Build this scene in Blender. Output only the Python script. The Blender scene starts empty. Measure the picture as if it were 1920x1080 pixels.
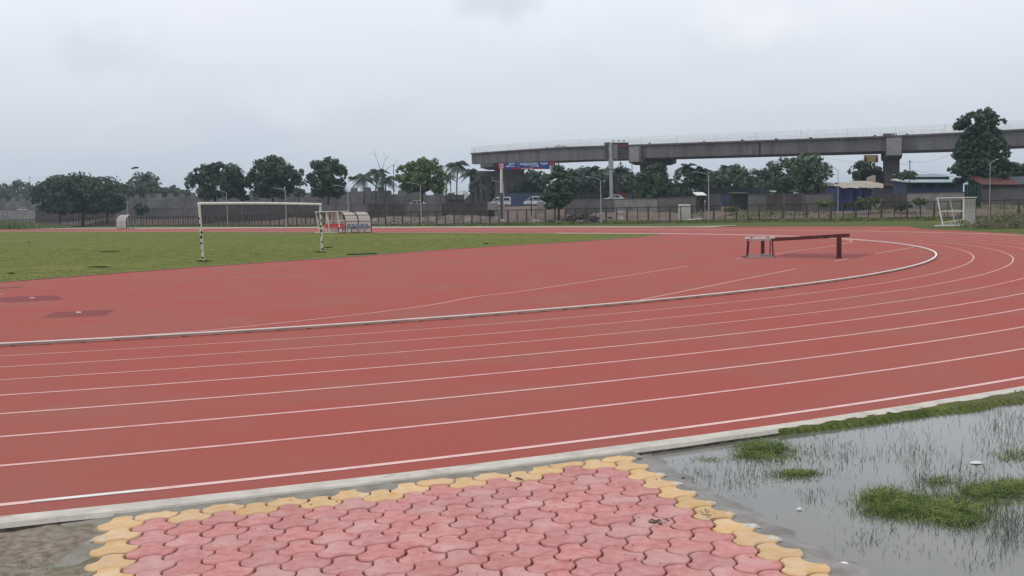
import bpy, math, random
import numpy as np
from mathutils import Vector, Matrix
R_ = math.radians
scene = bpy.context.scene
# ---------------------------------------------------------------- camera
F, PIT, ROL, CH = 1880.78, .0785, -.0204, 2.0161
cam = bpy.data.objects.new('camera', bpy.data.cameras.new('camera'))
scene.collection.objects.link(cam); scene.camera = cam
c_, s_ = math.cos(ROL), math.sin(ROL)
XL = Vector((1, 0, 0)); YL = Vector((0, math.sin(PIT), math.cos(PIT))); ZL = Vector((0, -math.cos(PIT), math.sin(PIT)))
XC = c_*XL + s_*YL; YC = -s_*XL + c_*YL
cam.matrix_world = Matrix(((XC.x, YC.x, ZL.x, 0), (XC.y, YC.y, ZL.y, 0), (XC.z, YC.z, ZL.z, CH), (0, 0, 0, 1)))
cam.data.sensor_width = 36; cam.data.lens = 36*F/1920; cam.data.clip_start = .1; cam.data.clip_end = 8000
# ---------------------------------------------------------------- world
SUN_EL, SUN_AZ = R_(62), R_(-150)      # direction towards the sun, azimuth measured from +X
w = bpy.data.worlds.new('World'); scene.world = w; w.use_nodes = True
nt = w.node_tree; N = nt.nodes; L = nt.links; N.clear()
def nd(t, **k):
    n = N.new(t)
    for a, b in k.items(): setattr(n, a, b)
    return n
tc = nd('ShaderNodeTexCoord'); sep = nd('ShaderNodeSeparateXYZ'); L.new(tc.outputs['Generated'], sep.inputs[0])
grad = nd('ShaderNodeValToRGB'); L.new(sep.outputs['Z'], grad.inputs[0])
e = grad.color_ramp.elements; e[0].position = 0; e[0].color = (.565, .64, .725, 1); e[1].position = .20; e[1].color = (.945, .975, 1.05, 1)
q = e.new(.10); q.color = (.765, .81, .885, 1); q = e.new(1.0); q.color = (.97, .99, 1.03, 1)
# flat cloud deck: project direction on a plane overhead
zz = nd('ShaderNodeMath', operation='ADD'); zz.inputs[1].default_value = .16; L.new(sep.outputs['Z'], zz.inputs[0])
dv = nd('ShaderNodeVectorMath', operation='DIVIDE'); cb = nd('ShaderNodeCombineXYZ')
for i in range(3): L.new(zz.outputs[0], cb.inputs[i])
L.new(tc.outputs['Generated'], dv.inputs[0]); L.new(cb.outputs[0], dv.inputs[1])
n1 = nd('ShaderNodeTexNoise'); n1.inputs['Scale'].default_value = 1.15; n1.inputs['Detail'].default_value = 5; n1.inputs['Roughness'].default_value = .45; n1.inputs['Distortion'].default_value = .35
L.new(dv.outputs[0], n1.inputs['Vector'])
r1 = nd('ShaderNodeValToRGB'); L.new(n1.outputs[0], r1.inputs[0])
e = r1.color_ramp.elements; e[0].position = .30; e[0].color = (.945, .96, .98, 1); e[1].position = .72; e[1].color = (1.03, 1.025, 1.02, 1)
q = e.new(.5); q.color = (.985, .99, 1.0, 1)
mul = nd('ShaderNodeMixRGB', blend_type='MULTIPLY'); mul.inputs[0].default_value = 1
L.new(grad.outputs[0], mul.inputs[1]); L.new(r1.outputs[0], mul.inputs[2])
def puff(px, py, rad, col, amt, prev, sx=1.0, seed=0.):
    """a soft cloud lump round one direction of the sky"""
    d = (XC*(px-960) + YC*(540-py) - ZL*F).normalized()
    sb = nd('ShaderNodeVectorMath', operation='SUBTRACT'); sb.inputs[1].default_value = d; L.new(tc.outputs['Generated'], sb.inputs[0])
    nz = nd('ShaderNodeTexNoise'); nz.inputs['Scale'].default_value = 14; nz.inputs['Detail'].default_value = 4; L.new(tc.outputs['Generated'], nz.inputs['Vector'])
    a = nd('ShaderNodeVectorMath', operation='SCALE'); a.inputs['Scale'].default_value = rad*1.5
    s2 = nd('ShaderNodeVectorMath', operation='SUBTRACT'); s2.inputs[1].default_value = (.5, .5, .5); L.new(nz.outputs['Color'], s2.inputs[0]); L.new(s2.outputs[0], a.inputs[0])
    ad = nd('ShaderNodeVectorMath', operation='ADD'); L.new(sb.outputs[0], ad.inputs[0]); L.new(a.outputs[0], ad.inputs[1])
    ml = nd('ShaderNodeVectorMath', operation='MULTIPLY'); ml.inputs[1].default_value = (1/sx, 1/sx, 1.6); L.new(ad.outputs[0], ml.inputs[0])
    ln = nd('ShaderNodeVectorMath', operation='LENGTH'); L.new(ml.outputs[0], ln.inputs[0])
    mr = nd('ShaderNodeMapRange', interpolation_type='SMOOTHERSTEP'); mr.inputs['From Min'].default_value = rad; mr.inputs['From Max'].default_value = 0
    mr.inputs['To Min'].default_value = 0; mr.inputs['To Max'].default_value = amt; L.new(ln.outputs['Value'], mr.inputs['Value'])
    mx = nd('ShaderNodeMixRGB'); mx.inputs[2].default_value = (*col, 1); L.new(mr.outputs[0], mx.inputs[0]); L.new(prev, mx.inputs[1])
    return mx.outputs[0]
o = puff(1410, 62, .055, (1.0, 1.02, 1.06), .8, mul.outputs[0], 1.3)
o = puff(1370, 95, .05, (.72, .77, .85), .35, o, 1.6)
o = puff(940, 5, .06, (.66, .71, .80), .6, o, 1.2)
o = puff(180, 95, .06, (.66, .74, .83), .5, o, 1.2)
o = puff(540, 185, .06, (.86, .90, .96), .45, o, 1.6)
o = puff(140, 30, .07, (.86, .94, 1.0), .5, o, 1.4)
sk = nd('ShaderNodeTexSky', sky_type='NISHITA', sun_disc=False, sun_elevation=SUN_EL, sun_rotation=math.pi/2-SUN_AZ)
bg1 = nd('ShaderNodeBackground'); bg1.inputs[1].default_value = .05; L.new(sk.outputs[0], bg1.inputs[0])
bg2 = nd('ShaderNodeBackground'); bg2.inputs[1].default_value = 1.0; L.new(o, bg2.inputs[0])
mxs = nd('ShaderNodeMixShader'); mxs.inputs[0].default_value = .92; L.new(bg1.outputs[0], mxs.inputs[1]); L.new(bg2.outputs[0], mxs.inputs[2])
wo = nd('ShaderNodeOutputWorld'); L.new(mxs.outputs[0], wo.inputs[0])
sl = bpy.data.lights.new('sun', 'SUN'); sl.energy = .8; sl.angle = R_(18); sl.color = (1, .96, .9)
so = bpy.data.objects.new('sun', sl); scene.collection.objects.link(so)
so.rotation_euler = Vector((math.cos(SUN_EL)*math.cos(SUN_AZ), math.cos(SUN_EL)*math.sin(SUN_AZ), math.sin(SUN_EL))).to_track_quat('Z', 'Y').to_euler()
so.location = (-20, -20, 60)
vs = scene.view_settings; vs.view_transform = 'Standard'; vs.look = 'None'; vs.exposure = 0; vs.gamma = 1
# ---------------------------------------------------------------- helpers
rng = np.random.default_rng(7); random.seed(7)
def ray(x, y):
    return XC*(x-960) + YC*(540-y) - ZL*F
def gp(x, y, z=0.):
    d = ray(x, y); t = (z-CH)/d.z; return Vector((d.x*t, d.y*t, z))
def at(x, y, Y):
    d = ray(x, y); t = Y/d.y; return Vector((d.x*t, Y, CH+d.z*t))
def pw(px, Y): return px*Y/F
def tag(o, label=None, cat=None, group=None, kind=None):
    for k, v in (('label', label), ('category', cat), ('group', group), ('kind', kind)):
        if v: o[k] = v
    return o
def thing(name, label, cat, loc=(0, 0, 0), rz=0., group=None):
    o = bpy.data.objects.new(name, None); scene.collection.objects.link(o)
    o.location = loc; o.rotation_euler = (0, 0, rz); o.empty_display_size = .3
    return tag(o, label, cat, group)
def copy_tree(o, parent=None, loc=None, rz=None, label=None, scale=None):
    c = o.copy(); scene.collection.objects.link(c); c.parent = parent
    if loc is not None: c.location = loc
    if rz is not None: c.rotation_euler = (0, 0, rz)
    if scale is not None: c.scale = scale
    if label: c['label'] = label
    for ch in o.children: copy_tree(ch, c)
    return c
def mesh(name, V, Fc, mats, parent=None, mi=None, smooth=False, org=None):
    me = bpy.data.meshes.new(name)
    V = np.asarray(V, dtype=np.float32).reshape(-1, 3)
    if org is not None: V = V - np.array(org, dtype=np.float32)
    if isinstance(Fc, np.ndarray):
        nf, k = Fc.shape
        me.vertices.add(len(V)); me.vertices.foreach_set('co', V.ravel())
        me.loops.add(nf*k); me.loops.foreach_set('vertex_index', Fc.astype(np.int32).ravel())
        me.polygons.add(nf); me.polygons.foreach_set('loop_start', np.arange(nf, dtype=np.int32)*k)
        me.polygons.foreach_set('loop_total', np.full(nf, k, dtype=np.int32)); me.update(calc_edges=True)
    else:
        me.from_pydata(V.tolist(), [], Fc); me.update()
    for m in (mats if isinstance(mats, (list, tuple)) else [mats]): me.materials.append(m)
    if mi is not None: me.polygons.foreach_set('material_index', np.asarray(mi, dtype=np.int32))
    if smooth: me.polygons.foreach_set('use_smooth', np.ones(len(me.polygons), dtype=bool))
    me.validate(clean_customdata=False)
    o = bpy.data.objects.new(name, me); scene.collection.objects.link(o); o.parent = parent
    return o
class MB:
    def __init__(s): s.v = []; s.f = []; s.m = []
    def add(s, V, Fc, m=0):
        b = len(s.v); s.v += [tuple(p) for p in V]; s.f += [tuple(b+i for i in f) for f in Fc]; s.m += [m]*len(Fc); return s
    def box(s, c, d, rz=0., m=0, tilt=None):
        x, y, z = d[0]/2, d[1]/2, d[2]/2
        P = [Vector(p) for p in ((-x,-y,-z),(x,-y,-z),(x,y,-z),(-x,y,-z),(-x,-y,z),(x,-y,z),(x,y,z),(-x,y,z))]
        M = Matrix.Rotation(rz, 3, 'Z')
        if tilt: M = M @ Matrix.Rotation(tilt[0], 3, 'X') @ Matrix.Rotation(tilt[1], 3, 'Y')
        return s.add([M @ p + Vector(c) for p in P], [(0,3,2,1),(4,5,6,7),(0,1,5,4),(1,2,6,5),(2,3,7,6),(3,0,4,7)], m)
    def bar(s, a, b, r, n=8, r2=None, m=0, cap=True, up=None):
        a = Vector(a); b = Vector(b); d = (b-a).normalized(); r2 = r if r2 is None else r2
        u = d.cross(Vector((0, 0, 1)) if abs(d.z) < .9 else Vector((1, 0, 0))).normalized(); w_ = d.cross(u)
        V = []
        for p, rr in ((a, r), (b, r2)):
            for i in range(n):
                t = 2*math.pi*(i+.5)/n; V.append(p + u*math.cos(t)*rr + w_*math.sin(t)*rr)
        Fc = [(i, (i+1) % n, n+(i+1) % n, n+i) for i in range(n)]
        if cap: Fc += [tuple(range(n-1, -1, -1)), tuple(range(n, 2*n))]
        return s.add(V, Fc, m)
    def rbar(s, a, b, wd, hg, m=0):          # rectangular bar
        a = Vector(a); b = Vector(b); d = (b-a).normalized()
        u = d.cross(Vector((0, 0, 1)) if abs(d.z) < .95 else Vector((0, 1, 0))).normalized(); w_ = u.cross(d)
        V = [p + u*sx*wd/2 + w_*sy*hg/2 for p in (a, b) for sx, sy in ((-1,-1),(1,-1),(1,1),(-1,1))]
        return s.add(V, [(0,1,2,3),(7,6,5,4),(0,4,5,1),(1,5,6,2),(2,6,7,3),(3,7,4,0)], m)
    def tube(s, pts, r, n=6, m=0):
        for i in range(len(pts)-1): s.bar(pts[i], pts[i+1], r if not isinstance(r, list) else r[i], n, None if not isinstance(r, list) else r[i+1], m)
        return s
    def prism(s, prof, depth, m=0, fn=None):   # prof: list of (x,z); extruded along y in [-depth/2, depth/2]
        n = len(prof); V = [(x, -depth/2, z) for x, z in prof] + [(x, depth/2, z) for x, z in prof]
        if fn: V = [fn(Vector(v)) for v in V]
        return s.add(V, [tuple(range(n)), tuple(range(2*n-1, n-1, -1))] + [(i, n+i, n+(i+1) % n, (i+1) % n) for i in range(n)], m)
    def build(s, name, mats, parent=None, smooth=False, org=None):
        return mesh(name, s.v, s.f, mats, parent, s.m, smooth, org)
def vnoise(x, y, seed=0):
    x = np.asarray(x, float); y = np.asarray(y, float)
    xi = np.floor(x).astype(np.int64); yi = np.floor(y).astype(np.int64); fx = x-xi; fy = y-yi
    fx = fx*fx*(3-2*fx); fy = fy*fy*(3-2*fy)
    def h(a, b):
        v = np.sin(a*127.1+b*311.7+seed*74.7)*43758.5453; return v-np.floor(v)
    return (h(xi, yi)*(1-fx)+h(xi+1, yi)*fx)*(1-fy)+(h(xi, yi+1)*(1-fx)+h(xi+1, yi+1)*fx)*fy
def fbm(x, y, o=4, seed=0):
    a = .5; t = 0; n = 0
    for i in range(o): t = t+a*vnoise(x*2**i, y*2**i, seed+i*13); n += a; a *= .5
    return t/n
def ss(a, b, x):
    t = np.clip((np.asarray(x, float)-a)/(b-a), 0, 1); return t*t*(3-2*t)
# ---------------------------------------------------------------- materials
def mat(name, c1, c2=None, scale=3., rough=.8, bump=0., bscale=None, detail=4, c3=None, spec=.3, metal=0., island=0., alpha=1., stretch=None, band=(.35, .65), bdist=.02, big=None):
    m = bpy.data.materials.new(name); m.use_nodes = True; t = m.node_tree; n = t.nodes; l = t.links
    b = n['Principled BSDF']; b.inputs['Roughness'].default_value = rough; b.inputs['Metallic'].default_value = metal
    b.inputs['Specular IOR Level'].default_value = spec; b.inputs['Alpha'].default_value = alpha
    if c2 is None: c2 = tuple(x*.8 for x in c1)
    co = n.new('ShaderNodeTexCoord'); vec = co.outputs['Object']
    if stretch:
        mp = n.new('ShaderNodeMapping'); mp.inputs['Scale'].default_value = stretch; l.new(vec, mp.inputs[0]); vec = mp.outputs[0]
    nz = n.new('ShaderNodeTexNoise'); nz.inputs['Scale'].default_value = scale; nz.inputs['Detail'].default_value = detail; nz.inputs['Roughness'].default_value = .6
    l.new(vec, nz.inputs['Vector'])
    rp = n.new('ShaderNodeValToRGB'); l.new(nz.outputs[0], rp.inputs[0]); e = rp.color_ramp.elements
    e[0].position = band[0]; e[0].color = (*c1, 1); e[1].position = band[1]; e[1].color = (*c2, 1)
    if c3: q = e.new((band[0]+band[1])/2); q.color = (*c3, 1)
    col = rp.outputs[0]
    if big:            # (scale, colour, from, to) large blotches of wear with their own shape
        n2 = n.new('ShaderNodeTexNoise'); n2.inputs['Scale'].default_value = big[0]; n2.inputs['Detail'].default_value = 5; n2.inputs['Roughness'].default_value = .55; l.new(vec, n2.inputs['Vector'])
        mr = n.new('ShaderNodeMapRange'); mr.inputs['From Min'].default_value = big[2]; mr.inputs['From Max'].default_value = big[3]; mr.inputs['To Max'].default_value = big[4] if len(big) > 4 else 1.
        l.new(n2.outputs[0], mr.inputs['Value'])
        mx = n.new('ShaderNodeMixRGB'); mx.inputs[2].default_value = (*big[1], 1); l.new(mr.outputs[0], mx.inputs[0]); l.new(col, mx.inputs[1]); col = mx.outputs[0]
    if island:
        g = n.new('ShaderNodeNewGeometry'); hs = n.new('ShaderNodeHueSaturation')
        mr = n.new('ShaderNodeMapRange'); mr.inputs['To Min'].default_value = 1-island; mr.inputs['To Max'].default_value = 1+island; l.new(g.outputs['Random Per Island'], mr.inputs['Value'])
        l.new(mr.outputs[0], hs.inputs['Value']); l.new(col, hs.inputs['Color']); col = hs.outputs[0]
        wn = n.new('ShaderNodeTexWhiteNoise'); wn.noise_dimensions = '1D'; l.new(g.outputs['Random Per Island'], wn.inputs['W'])
        m2 = n.new('ShaderNodeMapRange'); m2.inputs['To Min'].default_value = 1-island*.6; m2.inputs['To Max'].default_value = 1+island*.5; l.new(wn.outputs['Value'], m2.inputs['Value']); l.new(m2.outputs[0], hs.inputs['Saturation'])
    l.new(col, b.inputs['Base Color'])
    if bump:
        nb = n.new('ShaderNodeTexNoise'); nb.inputs['Scale'].default_value = bscale or scale*4; nb.inputs['Detail'].default_value = 5; l.new(vec, nb.inputs['Vector'])
        bp = n.new('ShaderNodeBump'); bp.inputs['Strength'].default_value = bump; bp.inputs['Distance'].default_value = bdist
        l.new(nb.outputs[0], bp.inputs['Height']); l.new(bp.outputs[0], b.inputs['Normal'])
    return m
TRK = (.335, .105, .098)
m_track = mat('red_rubber', (.312, .070, .056), (.410, .106, .086), 55, .85, .35, 260, 4, spec=.12, big=(.35, (.325, .112, .090), .44, .66, .85), bdist=.004)
m_dark = mat('dark_rubber', (.20, .046, .044), (.25, .062, .058), 60, .85, .3, 220, spec=.2, bdist=.004)
m_line = mat('line_paint', (.73, .43, .40), (.58, .29, .27), 6, .7, band=(.45, .75))
m_line2 = mat('faint_line_paint', (.52, .27, .25), (.40, .16, .15), 3, .7, band=(.35, .6))
m_field = mat('field_grass', (.075, .098, .020), (.180, .198, .052), 1.3, .95, .6, 14, 8, spec=.05, band=(.30, .62), big=(.09, (.20, .19, .065), .50, .72, .75), bdist=.05)
m_edge = mat('pale_edging', (.46, .47, .36), (.30, .34, .20), 1.5, .9)
m_kerb = mat('kerb_paint', (.62, .58, .51), (.50, .46, .40), 5, .9, .5, 40, big=(3.5, (.36, .31, .27), .55, .68, .7), bdist=.01)
m_mortar = mat('mortar', (.20, .182, .150), (.29, .268, .232), 7, .9, .5, 60, big=(2, (.24, .235, .19), .5, .65, .6), bdist=.01)
m_cement = mat('wet_cement', (.215, .20, .185), (.33, .31, .29), 6, .7, .6, 30, spec=.2, big=(3, (.15, .145, .135), .52, .62, .7), bdist=.02)
m_blob = mat('lime_mortar', (.64, .61, .55), (.46, .43, .385), 30, .9, .5, 80, bdist=.01)
m_pred = mat('red_paver', (.475, .190, .180), (.575, .280, .260), 16, .8, .35, 110, spec=.15, island=.085, big=(3.2, (.60, .37, .34), .50, .66, .65), bdist=.004)
m_pyel = mat('yellow_paver', (.600, .375, .175), (.655, .455, .26), 12, .75, .25, 90, spec=.25, island=.09, big=(5, (.66, .52, .38), .5, .72, .6), bdist=.004)
m_seam = mat('seam_sand', (.085, .016, .013), (.12, .03, .022), 30, .95)
m_mud = mat('mud', (.155, .12, .09), (.33, .275, .22), 14, .9, .9, 34, 6, spec=.3, big=(1.1, (.13, .125, .055), .52, .68, .8), bdist=.03)
m_water = mat('muddy_water', (.135, .135, .118), (.175, .172, .155), .7, .09, .10, 5, spec=.5, bdist=.012)
m_ground = mat('earth', (.135, .100, .080), (.20, .155, .125), .7, .95, .9, 3, 6, big=(.16, (.085, .085, .045), .56, .72, .7), bdist=.3)
m_verge = mat('verge_grass', (.060, .085, .024), (.135, .155, .048), 1.4, .95, .8, 12, 6, spec=.1, big=(.3, (.20, .17, .10), .55, .70, .6), bdist=.1)
m_walk = mat('pale_concrete', (.43, .42, .36), (.34, .34, .27), .8, .9, big=(.15, (.24, .25, .14), .5, .66, .8))
m_blade = mat('grass_blade', (.075, .125, .030), (.22, .26, .08), 7, .8, island=.4, spec=.15)
m_bladed = mat('wet_grass_blade', (.07, .09, .06), (.13, .155, .10), 3, .6, island=.35, spec=.3)
m_scrub = mat('scrub_leaf', (.11, .15, .05), (.19, .22, .09), 1, .85, island=.35, spec=.15)
m_leaf = mat('dark_leaf', (.022, .040, .028), (.095, .145, .080), .75, .75, island=.35, spec=.2)
m_leafb = mat('bright_leaf', (.048, .080, .034), (.19, .26, .105), .75, .75, island=.35, spec=.2)
m_leafm = mat('mid_leaf', (.038, .064, .040), (.14, .19, .105), .75, .75, island=.35, spec=.2)
m_leafw = mat('dusty_leaf', (.05, .075, .045), (.10, .13, .08), .6, .8, island=.35, spec=.2)
m_palm = mat('palm_leaf', (.026, .046, .032), (.055, .085, .050), .6, .7, island=.3, spec=.25)
m_bark = mat('bark', (.05, .04, .035), (.09, .075, .06), 2, .95, .6, 12)
m_conc = mat('bridge_concrete', (.125, .118, .120), (.175, .166, .168), .35, .9, .3, 3, 6, big=(.55, (.085, .078, .078), .50, .66, .75), stretch=(1.2, 1.2, .28), bdist=.03)
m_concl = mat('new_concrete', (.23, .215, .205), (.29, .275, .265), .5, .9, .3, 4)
m_concd = mat('dark_concrete', (.075, .072, .076), (.115, .11, .112), .4, .9, .3, 3)  # plain dark concrete elsewhere; on the overpass pier caps it carries painted shade
m_re = mat('panel_concrete', (.115, .112, .115), (.17, .163, .162), .3, .95, .2, 3, island=.13, big=(.1, (.08, .075, .075), .5, .7, .6))
m_rebar = mat('galvanised_bar', (.90, .90, .90), (.80, .80, .80), 4, .5, metal=.0)
m_steel = mat('grey_steel', (.36, .37, .38), (.28, .29, .30), 2, .45, spec=.5)
m_white = mat('white_paint', (.80, .79, .75), (.66, .64, .60), 3, .55, spec=.4)
m_cream = mat('cream_paint', (.66, .65, .55), (.52, .50, .40), 5, .6)
m_black = mat('black_paint', (.012, .013, .012), (.03, .03, .028), 4, .6)
m_panelw = mat('ribbed_panel', (.66, .64, .60), (.54, .52, .48), 3, .6, stretch=(6, 6, .6))
_t = m_panelw.node_tree; _pb = _t.nodes['Principled BSDF']; _tr = _t.nodes.new('ShaderNodeBsdfTranslucent'); _tr.inputs[0].default_value = (.80, .77, .72, 1); _mx = _t.nodes.new('ShaderNodeMixShader'); _mx.inputs[0].default_value = .5
_t.links.new(_pb.outputs[0], _mx.inputs[1]); _t.links.new(_tr.outputs[0], _mx.inputs[2]); _t.links.new(_mx.outputs[0], _t.nodes['Material Output'].inputs['Surface'])
m_clear = mat('clear_sheet', (.70, .68, .66), (.60, .58, .56), 3, .25, alpha=.14, spec=.5)
m_slot = mat('dark_slot', (.05, .05, .055), None, 3, .8)
m_redseat = mat('red_seat', (.75, .04, .02), (.6, .03, .02), 3, .4, spec=.5)
m_greyseat = mat('grey_seat', (.16, .20, .26), (.12, .15, .20), 3, .4, spec=.5)
m_seatw = mat('pale_seat_edge', (.75, .65, .62), None, 3, .5)
m_maroon = mat('maroon_paint', (.060, .012, .012), (.10, .022, .02), 8, .6, big=(3, (.17, .06, .05), .5, .7, .6))
m_rust = mat('rusty_frame', (.10, .07, .06), (.16, .12, .10), 12, .7)
m_fence = mat('fence_paint', (.060, .042, .036), (.10, .07, .055), 2, .8)
m_fence2 = mat('dark_fence_paint', (.028, .024, .024), (.05, .042, .038), 2, .8)
m_alu = mat('aluminium', (.92, .87, .80), (.82, .75, .68), 2, .45, spec=.5)
m_glass = mat('vehicle_glass', (.02, .025, .03), None, 2, .15, spec=.6)
m_tyre = mat('tyre', (.02, .02, .02), None, 2, .9)
m_vwhite = mat('vehicle_white', (.66, .67, .68), (.60, .61, .62), 2, .35, spec=.5)
m_lightg = mat('lamp_glass', (.6, .6, .55), None, 2, .3)
m_bluesign = mat('sign_blue', (.03, .075, .30), (.025, .06, .25), 1, .5)
m_redsign = mat('sign_red', (.34, .03, .05), None, 1, .5)
m_signw = mat('sign_white', (.75, .75, .78), None, 1, .5)
m_bill = mat('billboard_dark', (.045, .035, .04), (.07, .055, .06), 1, .5)
m_billg = mat('billboard_grey', (.16, .17, .18), (.10, .11, .12), .7, .5)
m_orange = mat('poster_orange', (.58, .44, .22), (.50, .34, .18), 1, .6)
m_bluesheet = mat('blue_sheet', (.05, .075, .14), (.07, .10, .17), 1, .7, stretch=(8, 8, .4))
m_greysheet = mat('grey_sheet', (.075, .085, .10), (.055, .062, .075), 1, .7, stretch=(8, 8, .4))
m_orangesheet = mat('orange_sheet', (.28, .06, .035), (.22, .05, .03), 1, .7)
m_tarp = mat('blue_tarp', (.030, .040, .12), (.045, .058, .16), .8, .6, .8, 1.5, bdist=.2)
m_tarpbe = mat('beige_tarp', (.42, .37, .31), (.32, .28, .24), .8, .8, .8, 1.5, bdist=.2)
m_teal = mat('teal_net', (.022, .065, .065), (.035, .085, .08), 3, .8, stretch=(1, 1, .3))
m_tealroof = mat('pale_blue_roof', (.24, .35, .38), (.40, .50, .53), .6, .6)
m_bluewall = mat('blue_wall', (.035, .062, .11), (.045, .075, .12), .6, .7)
m_greenwall = mat('green_wall', (.045, .075, .085), (.06, .10, .10), .6, .7)
m_redroof = mat('rusty_red_roof', (.16, .055, .045), (.10, .06, .055), .5, .8)
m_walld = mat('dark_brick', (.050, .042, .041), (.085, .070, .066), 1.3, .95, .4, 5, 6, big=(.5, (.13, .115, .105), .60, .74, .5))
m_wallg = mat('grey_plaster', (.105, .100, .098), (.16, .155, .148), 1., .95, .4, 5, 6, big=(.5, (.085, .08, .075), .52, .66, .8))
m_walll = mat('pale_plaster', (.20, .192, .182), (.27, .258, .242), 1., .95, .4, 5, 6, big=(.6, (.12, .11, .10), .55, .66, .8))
m_stone = mat('rubble_stone', (.46, .43, .40), (.26, .235, .21), 2, .95, .5, 6, island=.3)
m_twig = mat('dry_twig', (.16, .135, .10), (.24, .20, .15), 2, .95, island=.3)
m_tank = mat('white_tank', (.60, .58, .53), (.50, .48, .44), 3, .6)
m_cable = mat('cable', (.05, .055, .06), None, 1, .8)
m_yell = mat('yellow_board', (.55, .50, .05), None, 1, .6)
def roadmat(): return mat('asphalt', (.05, .05, .05), (.07, .068, .065), 2, .9)
# ---------------------------------------------------------------- terrain
FX = [-600, -200, 60, 300, 480, 700, 1020, 1300, 1500, 1700, 1920, 2300]; FZ = [300, 285, 258, 215, 172, 145, 133, 125, 119, 113, 108, 98]
FA = [(x-960)/F for x in FX]
def fz(a): return np.interp(a, FA, FZ)
def tz(X, Y):
    X = np.asarray(X, float); Y = np.asarray(Y, float); a = X/np.maximum(Y, 1e-3); t = np.where(Y > 5, Y-fz(np.clip(a, -.9, .8)), -50.)
    z = .8*ss(2, 20, t) + 1.7*ss(24, 50, t) + 1.3*ss(-.30, -.42, a)*ss(20, 40, t)*-1*-1
    md = (fbm(X*.16+3, Y*.10, 3, 5)-.38)*2.1
    mound = np.clip(md, 0, 1)*ss(1.5, 6, t)*(1-ss(17, 24, t))
    return z + mound*.85 - .06*(t < 1.5)
def tz1(x, y): return float(tz(x, y))
az = np.concatenate([np.linspace(-180, -48, 23), np.linspace(-44, 44, 560), np.linspace(48, 176, 22)])
rr = np.concatenate([[1.2, 3, 6, 12, 25, 50, 75], np.linspace(90, 330, 200), np.geomspace(345, 2400, 22)])
A, RR = np.meshgrid(np.radians(az), rr)
X = np.sin(A)*RR; Y = np.cos(A)*RR; Zt = tz(X, Y); Zt[rr < 90] = -.06
n_a = len(az); n_r = len(rr)
V = np.concatenate([np.stack([X.ravel(), Y.ravel(), Zt.ravel()], 1), [[0, 0, -.06]]])
i, j = np.meshgrid(np.arange(n_r-1), np.arange(n_a), indexing='ij'); jn = (j+1) % n_a
Fq = np.stack([i*n_a+j, i*n_a+jn, (i+1)*n_a+jn, (i+1)*n_a+j], -1).reshape(-1, 4)
Fl = [tuple(f) for f in Fq.tolist()] + [(len(V)-1, (k+1) % n_a, k) for k in range(n_a)]
# material per face: grass verge before the fence, earth beyond
cx = X.ravel()[Fq[:, 0]]; cy = Y.ravel()[Fq[:, 0]]; t_ = np.where(cy > 5, cy-fz(np.clip(cx/np.maximum(cy, 1e-3), -.9, .8)), -50)
mi = (t_ > .5).astype(int); mi[(t_ > 1)&(fbm(cx*.05, cy*.05, 3, 9) > .74)] = 0
g_ = mesh('ground', V, [tuple(reversed(f)) for f in Fl], [m_verge, m_ground], mi=list(mi)+[0]*n_a, smooth=True); tag(g_, kind='structure')
# ---------------------------------------------------------------- running track
CC = Vector((-17.6564, 50.5601, 0)); R0 = 35.994; PHI = -.7879
D_ = Vector((-math.cos(PHI), -math.sin(PHI), 0)); A0 = math.atan2(-D_.y, -D_.x)     # bend faces -D_
def cpt(r, a, z=0.): return Vector((CC.x+r*math.cos(a), CC.y+r*math.sin(a), z))
def oval(r, near=60, far=260, step=1.0):
    """points from the near straight, round the bend, to the end of the far straight"""
    P = []; a0 = A0-math.pi/2; a1 = A0+math.pi/2
    for k in range(int(near/4), 0, -1): P.append(cpt(r, a0)+D_*k*4)
    n = int(180/step)
    for k in range(n+1): P.append(cpt(r, a0+(a1-a0)*k/n))
    for k in range(1, int(far/6)+1): P.append(cpt(r, a1)+D_*k*6)
    return P
def strip(P, w0, w1, z, mb, m=0):
    """ribbon along P between lateral offsets w0 and w1 (outwards +)"""
    n = len(P); V = []
    for k in range(n):
        d = (P[min(k+1, n-1)]-P[max(k-1, 0)]); d.z = 0; d.normalize(); o_ = Vector((d.y, -d.x, 0))
        zk = z if not callable(z) else z(k)
        V += [P[k]+o_*w0+Vector((0, 0, zk)), P[k]+o_*w1+Vector((0, 0, zk))]
    mb.add(V, [(2*k, 2*k+1, 2*k+3, 2*k+2) for k in range(n-1)], m)
inner = oval(R0, 60, 260, 2); outer = oval(R0+10.12, 60, 260, 1)
mb = MB()
n_o = len(outer); ring = oval(1.0, 60, 260, 1)
mb.add([*outer, *ring], [(k, k+1, n_o+k+1, n_o+k) for k in range(n_o-1)])
mesh_faces = [tuple(f) for f in mb.f]
trk = mb.build('running_track', m_track); tag(trk, kind='structure')
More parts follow.
